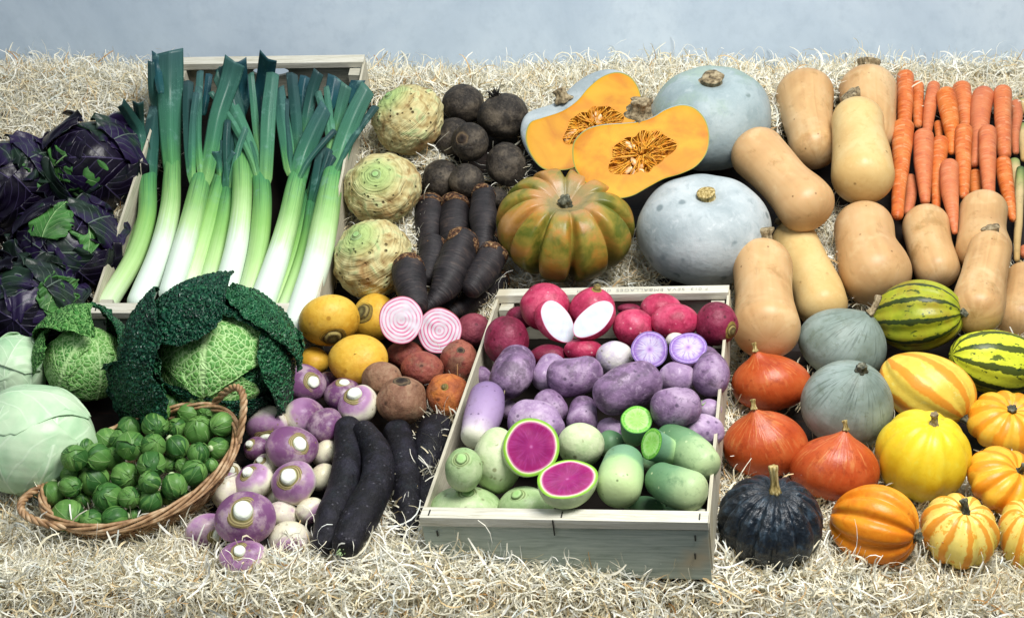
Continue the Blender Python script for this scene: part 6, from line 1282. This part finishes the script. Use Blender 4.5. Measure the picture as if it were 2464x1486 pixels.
# ------------------------------------------------------------------ wood wool: ribbons strewn where the packing shows
def inpoly(X, Y, poly):
    c = np.zeros(X.shape, bool); j = len(poly) - 1
    for i in range(len(poly)):
        xi, yi = poly[i]; xj, yj = poly[j]; k = ((yi > Y) != (yj > Y)) & (X < (xj - xi) * (Y - yi) / (yj - yi + 1e-9) + xi); c ^= k; j = i
    return c
POLY = [[(-160, 1150), (110, 1180), (540, 1150), (450, 1240), (440, 1300), (530, 1372), (660, 1380), (745, 1345), (800, 1365), (900, 1355), (950, 1200), (1000, 1180), (1030, 1390), (1690, 1390), (1722, 1120), (1735, 900), (1790, 1000), (1760, 1180), (1990, 1120), (2600, 1150), (2600, 1560), (-160, 1560)],
        [(-160, 100), (440, 100), (420, 250), (350, 420), (200, 400), (0, 420), (-160, 420)],
        [(440, 60), (900, 60), (900, 128), (440, 128)],
        [(870, 100), (2600, 100), (2600, 262), (2150, 255), (1870, 260), (1860, 340), (1540, 330), (1280, 330), (1250, 300), (1060, 250), (880, 250)],
        [(1225, 600), (1560, 600), (1575, 700), (1225, 690)], [(1985, 520), (2010, 520), (2030, 700), (1975, 690)]]
BLOB = [(1035, 375, 48), (1000, 540, 30), (1215, 650, 32), (1000, 700, 26), (735, 835, 26), (1180, 760, 34), (1130, 960, 24), (1220, 430, 26), (1770, 1110, 40), (2100, 1090, 46), (2440, 850, 40), (2450, 720, 36), (1960, 640, 34), (2080, 720, 30),
        (1775, 900, 26), (2330, 1290, 60), (1745, 760, 20), (200, 690, 26), (240, 640, 24), (10, 640, 22), (1870, 290, 40), (2380, 830, 30), (1930, 950, 24), (2110, 1060, 40), (1990, 1220, 34), (2220, 1210, 40), (2440, 690, 30)]
LINES = [((890, 330), (870, 420), 26), ((845, 480), (800, 660), 24), ((300, 480), (205, 700), 24), ((1110, 940), (1040, 1200), 24), ((1755, 700), (1735, 1100), 18), ((960, 560), (990, 620), 20)]
def mask(X, Y, grow=0):
    m = np.zeros(X.shape, bool)
    for p in POLY: m |= inpoly(X, Y, p)
    for x, y, r in BLOB: m |= (X - x) ** 2 + (Y - y) ** 2 < (r + grow) ** 2
    for (x0, y0), (x1, y1), r in LINES:
        t = np.clip(((X - x0) * (x1 - x0) + (Y - y0) * (y1 - y0)) / ((x1 - x0) ** 2 + (y1 - y0) ** 2), 0, 1); m |= np.hypot(X - x0 - t * (x1 - x0), Y - y0 - t * (y1 - y0)) < r + grow
    return m
WPR = np.array([cw(0, v, w)[1:] for w, v in [(2.024, -.53), (2.016, -.419), (2.084, -.378), (2.59, -.063), (3.04, .440), (3.20, .497)]])
sl = np.concatenate([[0], np.cumsum(np.hypot(*np.diff(WPR, axis=0).T))])
def bank_at(s): return np.interp(s, sl, WPR[:, 0]), np.interp(s, sl, WPR[:, 1])
def projv(P):
    q = (P - CAM) @ RC; return CX + F * q[..., 0] / -q[..., 2], CY - F * q[..., 1] / -q[..., 2]
nr = np.random.default_rng(3)
N0 = 470000
x = nr.uniform(-1.35, 1.35, N0); s = nr.uniform(.088, sl[-1], N0); yy, zz = bank_at(s); P0 = np.stack([x, yy, zz], -1); X, Y = projv(P0); keep = mask(X, Y) & (X > -160) & (X < 2620)
def outside_crates(P):
    m = np.ones(len(P), bool)
    for cr in (CRL, CRP):
        q = (P - cr.o) @ cr.R; m &= ~((np.abs(q[:, 0]) < cr.w / 2 - .002) & (q[:, 1] > .0) & (q[:, 1] < cr.L))
    return m
keep &= outside_crates(P0); idx = np.where(keep)[0]; print('ribbon candidates', len(idx))
idx = idx[:118000]; P0 = P0[idx]; n = len(P0); X, Y = X[idx], Y[idx]; s = s[idx]
k = np.searchsorted(sl, s) - 1; dyz = np.diff(WPR, axis=0)[np.clip(k, 0, len(sl) - 2)]; dyz /= np.linalg.norm(dyz, axis=1)[:, None]
nrm = np.stack([np.zeros(n), -dyz[:, 1], dyz[:, 0]], -1)
mound = .008 + .012 * snoise(P0, 6, 5, 2) + .006
mound = np.clip(mound * 1.3, 0.004, .04) + np.where(Y > 1385, .016, 0) + np.where((Y < 330), .016 + .022 * np.clip(snoise(P0, 2.6, 21, 2), -.6, 1), 0) + np.where((Y > 1330) & (X > 980) & (X < 1740), .02, 0)
mound = np.where((X > 2120) & (Y > 215), .004, mound); hgt = nr.uniform(0, 1, n) ** 1.0 * mound
P = P0 + nrm * hgt[:, None]
seg = 10; Ln = nr.uniform(.022, .090, n) * np.where(nr.uniform(size=n) < .1, 1.4, 1); ds = Ln / (seg - 1)
e1 = np.tile([1.0, 0, 0], (n, 1)); e2 = np.cross(nrm, e1); a = nr.uniform(0, 2 * math.pi, n); up = nr.normal(.02, .30, n)
d = e1 * np.cos(a)[:, None] + e2 * np.sin(a)[:, None] + nrm * up[:, None]; d /= np.linalg.norm(d, axis=1)[:, None]
om = nrm * nr.normal(0, 34, n)[:, None] + nr.normal(0, 22, (n, 3)); wdt = np.cross(d, nrm + nr.normal(0, .5, (n, 3))); wdt /= np.linalg.norm(wdt, axis=1)[:, None]; wd_ = .0005 + .0013 * nr.uniform(0, 1, n) ** 1.5
pts = []; P = P - d * (Ln / 2)[:, None]
for i in range(seg):
    pr = np.sin(math.pi * (i + .35) / (seg - .3)); pts.append((P - wdt * (wd_ * (.5 + .5 * pr))[:, None], P + wdt * (wd_ * (.5 + .5 * pr))[:, None]))
    P = P + d * ds[:, None]; ang = ds[:, None]; d = d + np.cross(om, d) * ang; d /= np.linalg.norm(d, axis=1)[:, None]
    # keep it from diving through the bench
    below = ((P - P0) * nrm).sum(1) < -.004; d = np.where(below[:, None], d + nrm * .35, d); d /= np.linalg.norm(d, axis=1)[:, None]
    wdt = wdt - d * (wdt * d).sum(1)[:, None]; wdt = wdt + np.cross(d, wdt) * nr.normal(0, .22, n)[:, None]; wdt /= np.linalg.norm(wdt, axis=1)[:, None]
V = np.stack([np.stack(q, 1) for q in pts], 1).reshape(-1, 3)       # n, seg, 2
b0 = (np.arange(n) * seg * 2)[:, None] + (np.arange(seg - 1) * 2)[None, :]; Q = np.stack([b0, b0 + 1, b0 + 3, b0 + 2], -1).reshape(-1, 4)
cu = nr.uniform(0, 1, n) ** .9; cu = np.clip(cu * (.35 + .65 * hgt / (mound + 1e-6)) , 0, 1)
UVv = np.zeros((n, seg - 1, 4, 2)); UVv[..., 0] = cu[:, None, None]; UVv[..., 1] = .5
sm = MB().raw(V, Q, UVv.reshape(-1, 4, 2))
# packed bed below the loose ribbons
gx = np.linspace(-1.35, 1.35, 300); gs = np.linspace(.105, sl[-1] - .001, 190); GX, GS = np.meshgrid(gx, gs); gy, gz = bank_at(GS); Gp = np.stack([GX, gy, gz], -1)
kk = np.clip(np.searchsorted(sl, GS) - 1, 0, len(sl) - 2); dd = np.diff(WPR, axis=0)[kk]; dd /= np.linalg.norm(dd, axis=-1)[..., None]; nn = np.stack([np.zeros(GX.shape), -dd[..., 1], dd[..., 0]], -1)
Gp = Gp + nn * (-.004 + .006 * snoise(Gp, 12, 9, 3))[..., None]; XX, YY = projv(Gp); mk = mask(XX, YY, -6) & outside_crates(Gp.reshape(-1, 3)).reshape(GX.shape)
r_, c_ = GX.shape; ii, jj = np.meshgrid(np.arange(r_ - 1), np.arange(c_ - 1), indexing='ij'); ok = mk[:-1, :-1] & mk[1:, :-1] & mk[:-1, 1:] & mk[1:, 1:]
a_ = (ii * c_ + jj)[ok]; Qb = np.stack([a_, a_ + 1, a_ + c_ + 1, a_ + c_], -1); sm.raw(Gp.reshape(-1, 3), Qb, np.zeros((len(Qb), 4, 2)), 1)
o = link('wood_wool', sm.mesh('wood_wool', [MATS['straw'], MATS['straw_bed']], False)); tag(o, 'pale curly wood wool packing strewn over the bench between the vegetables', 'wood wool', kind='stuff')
print('objects', len(bpy.data.objects), 'items', len(ITEMS))
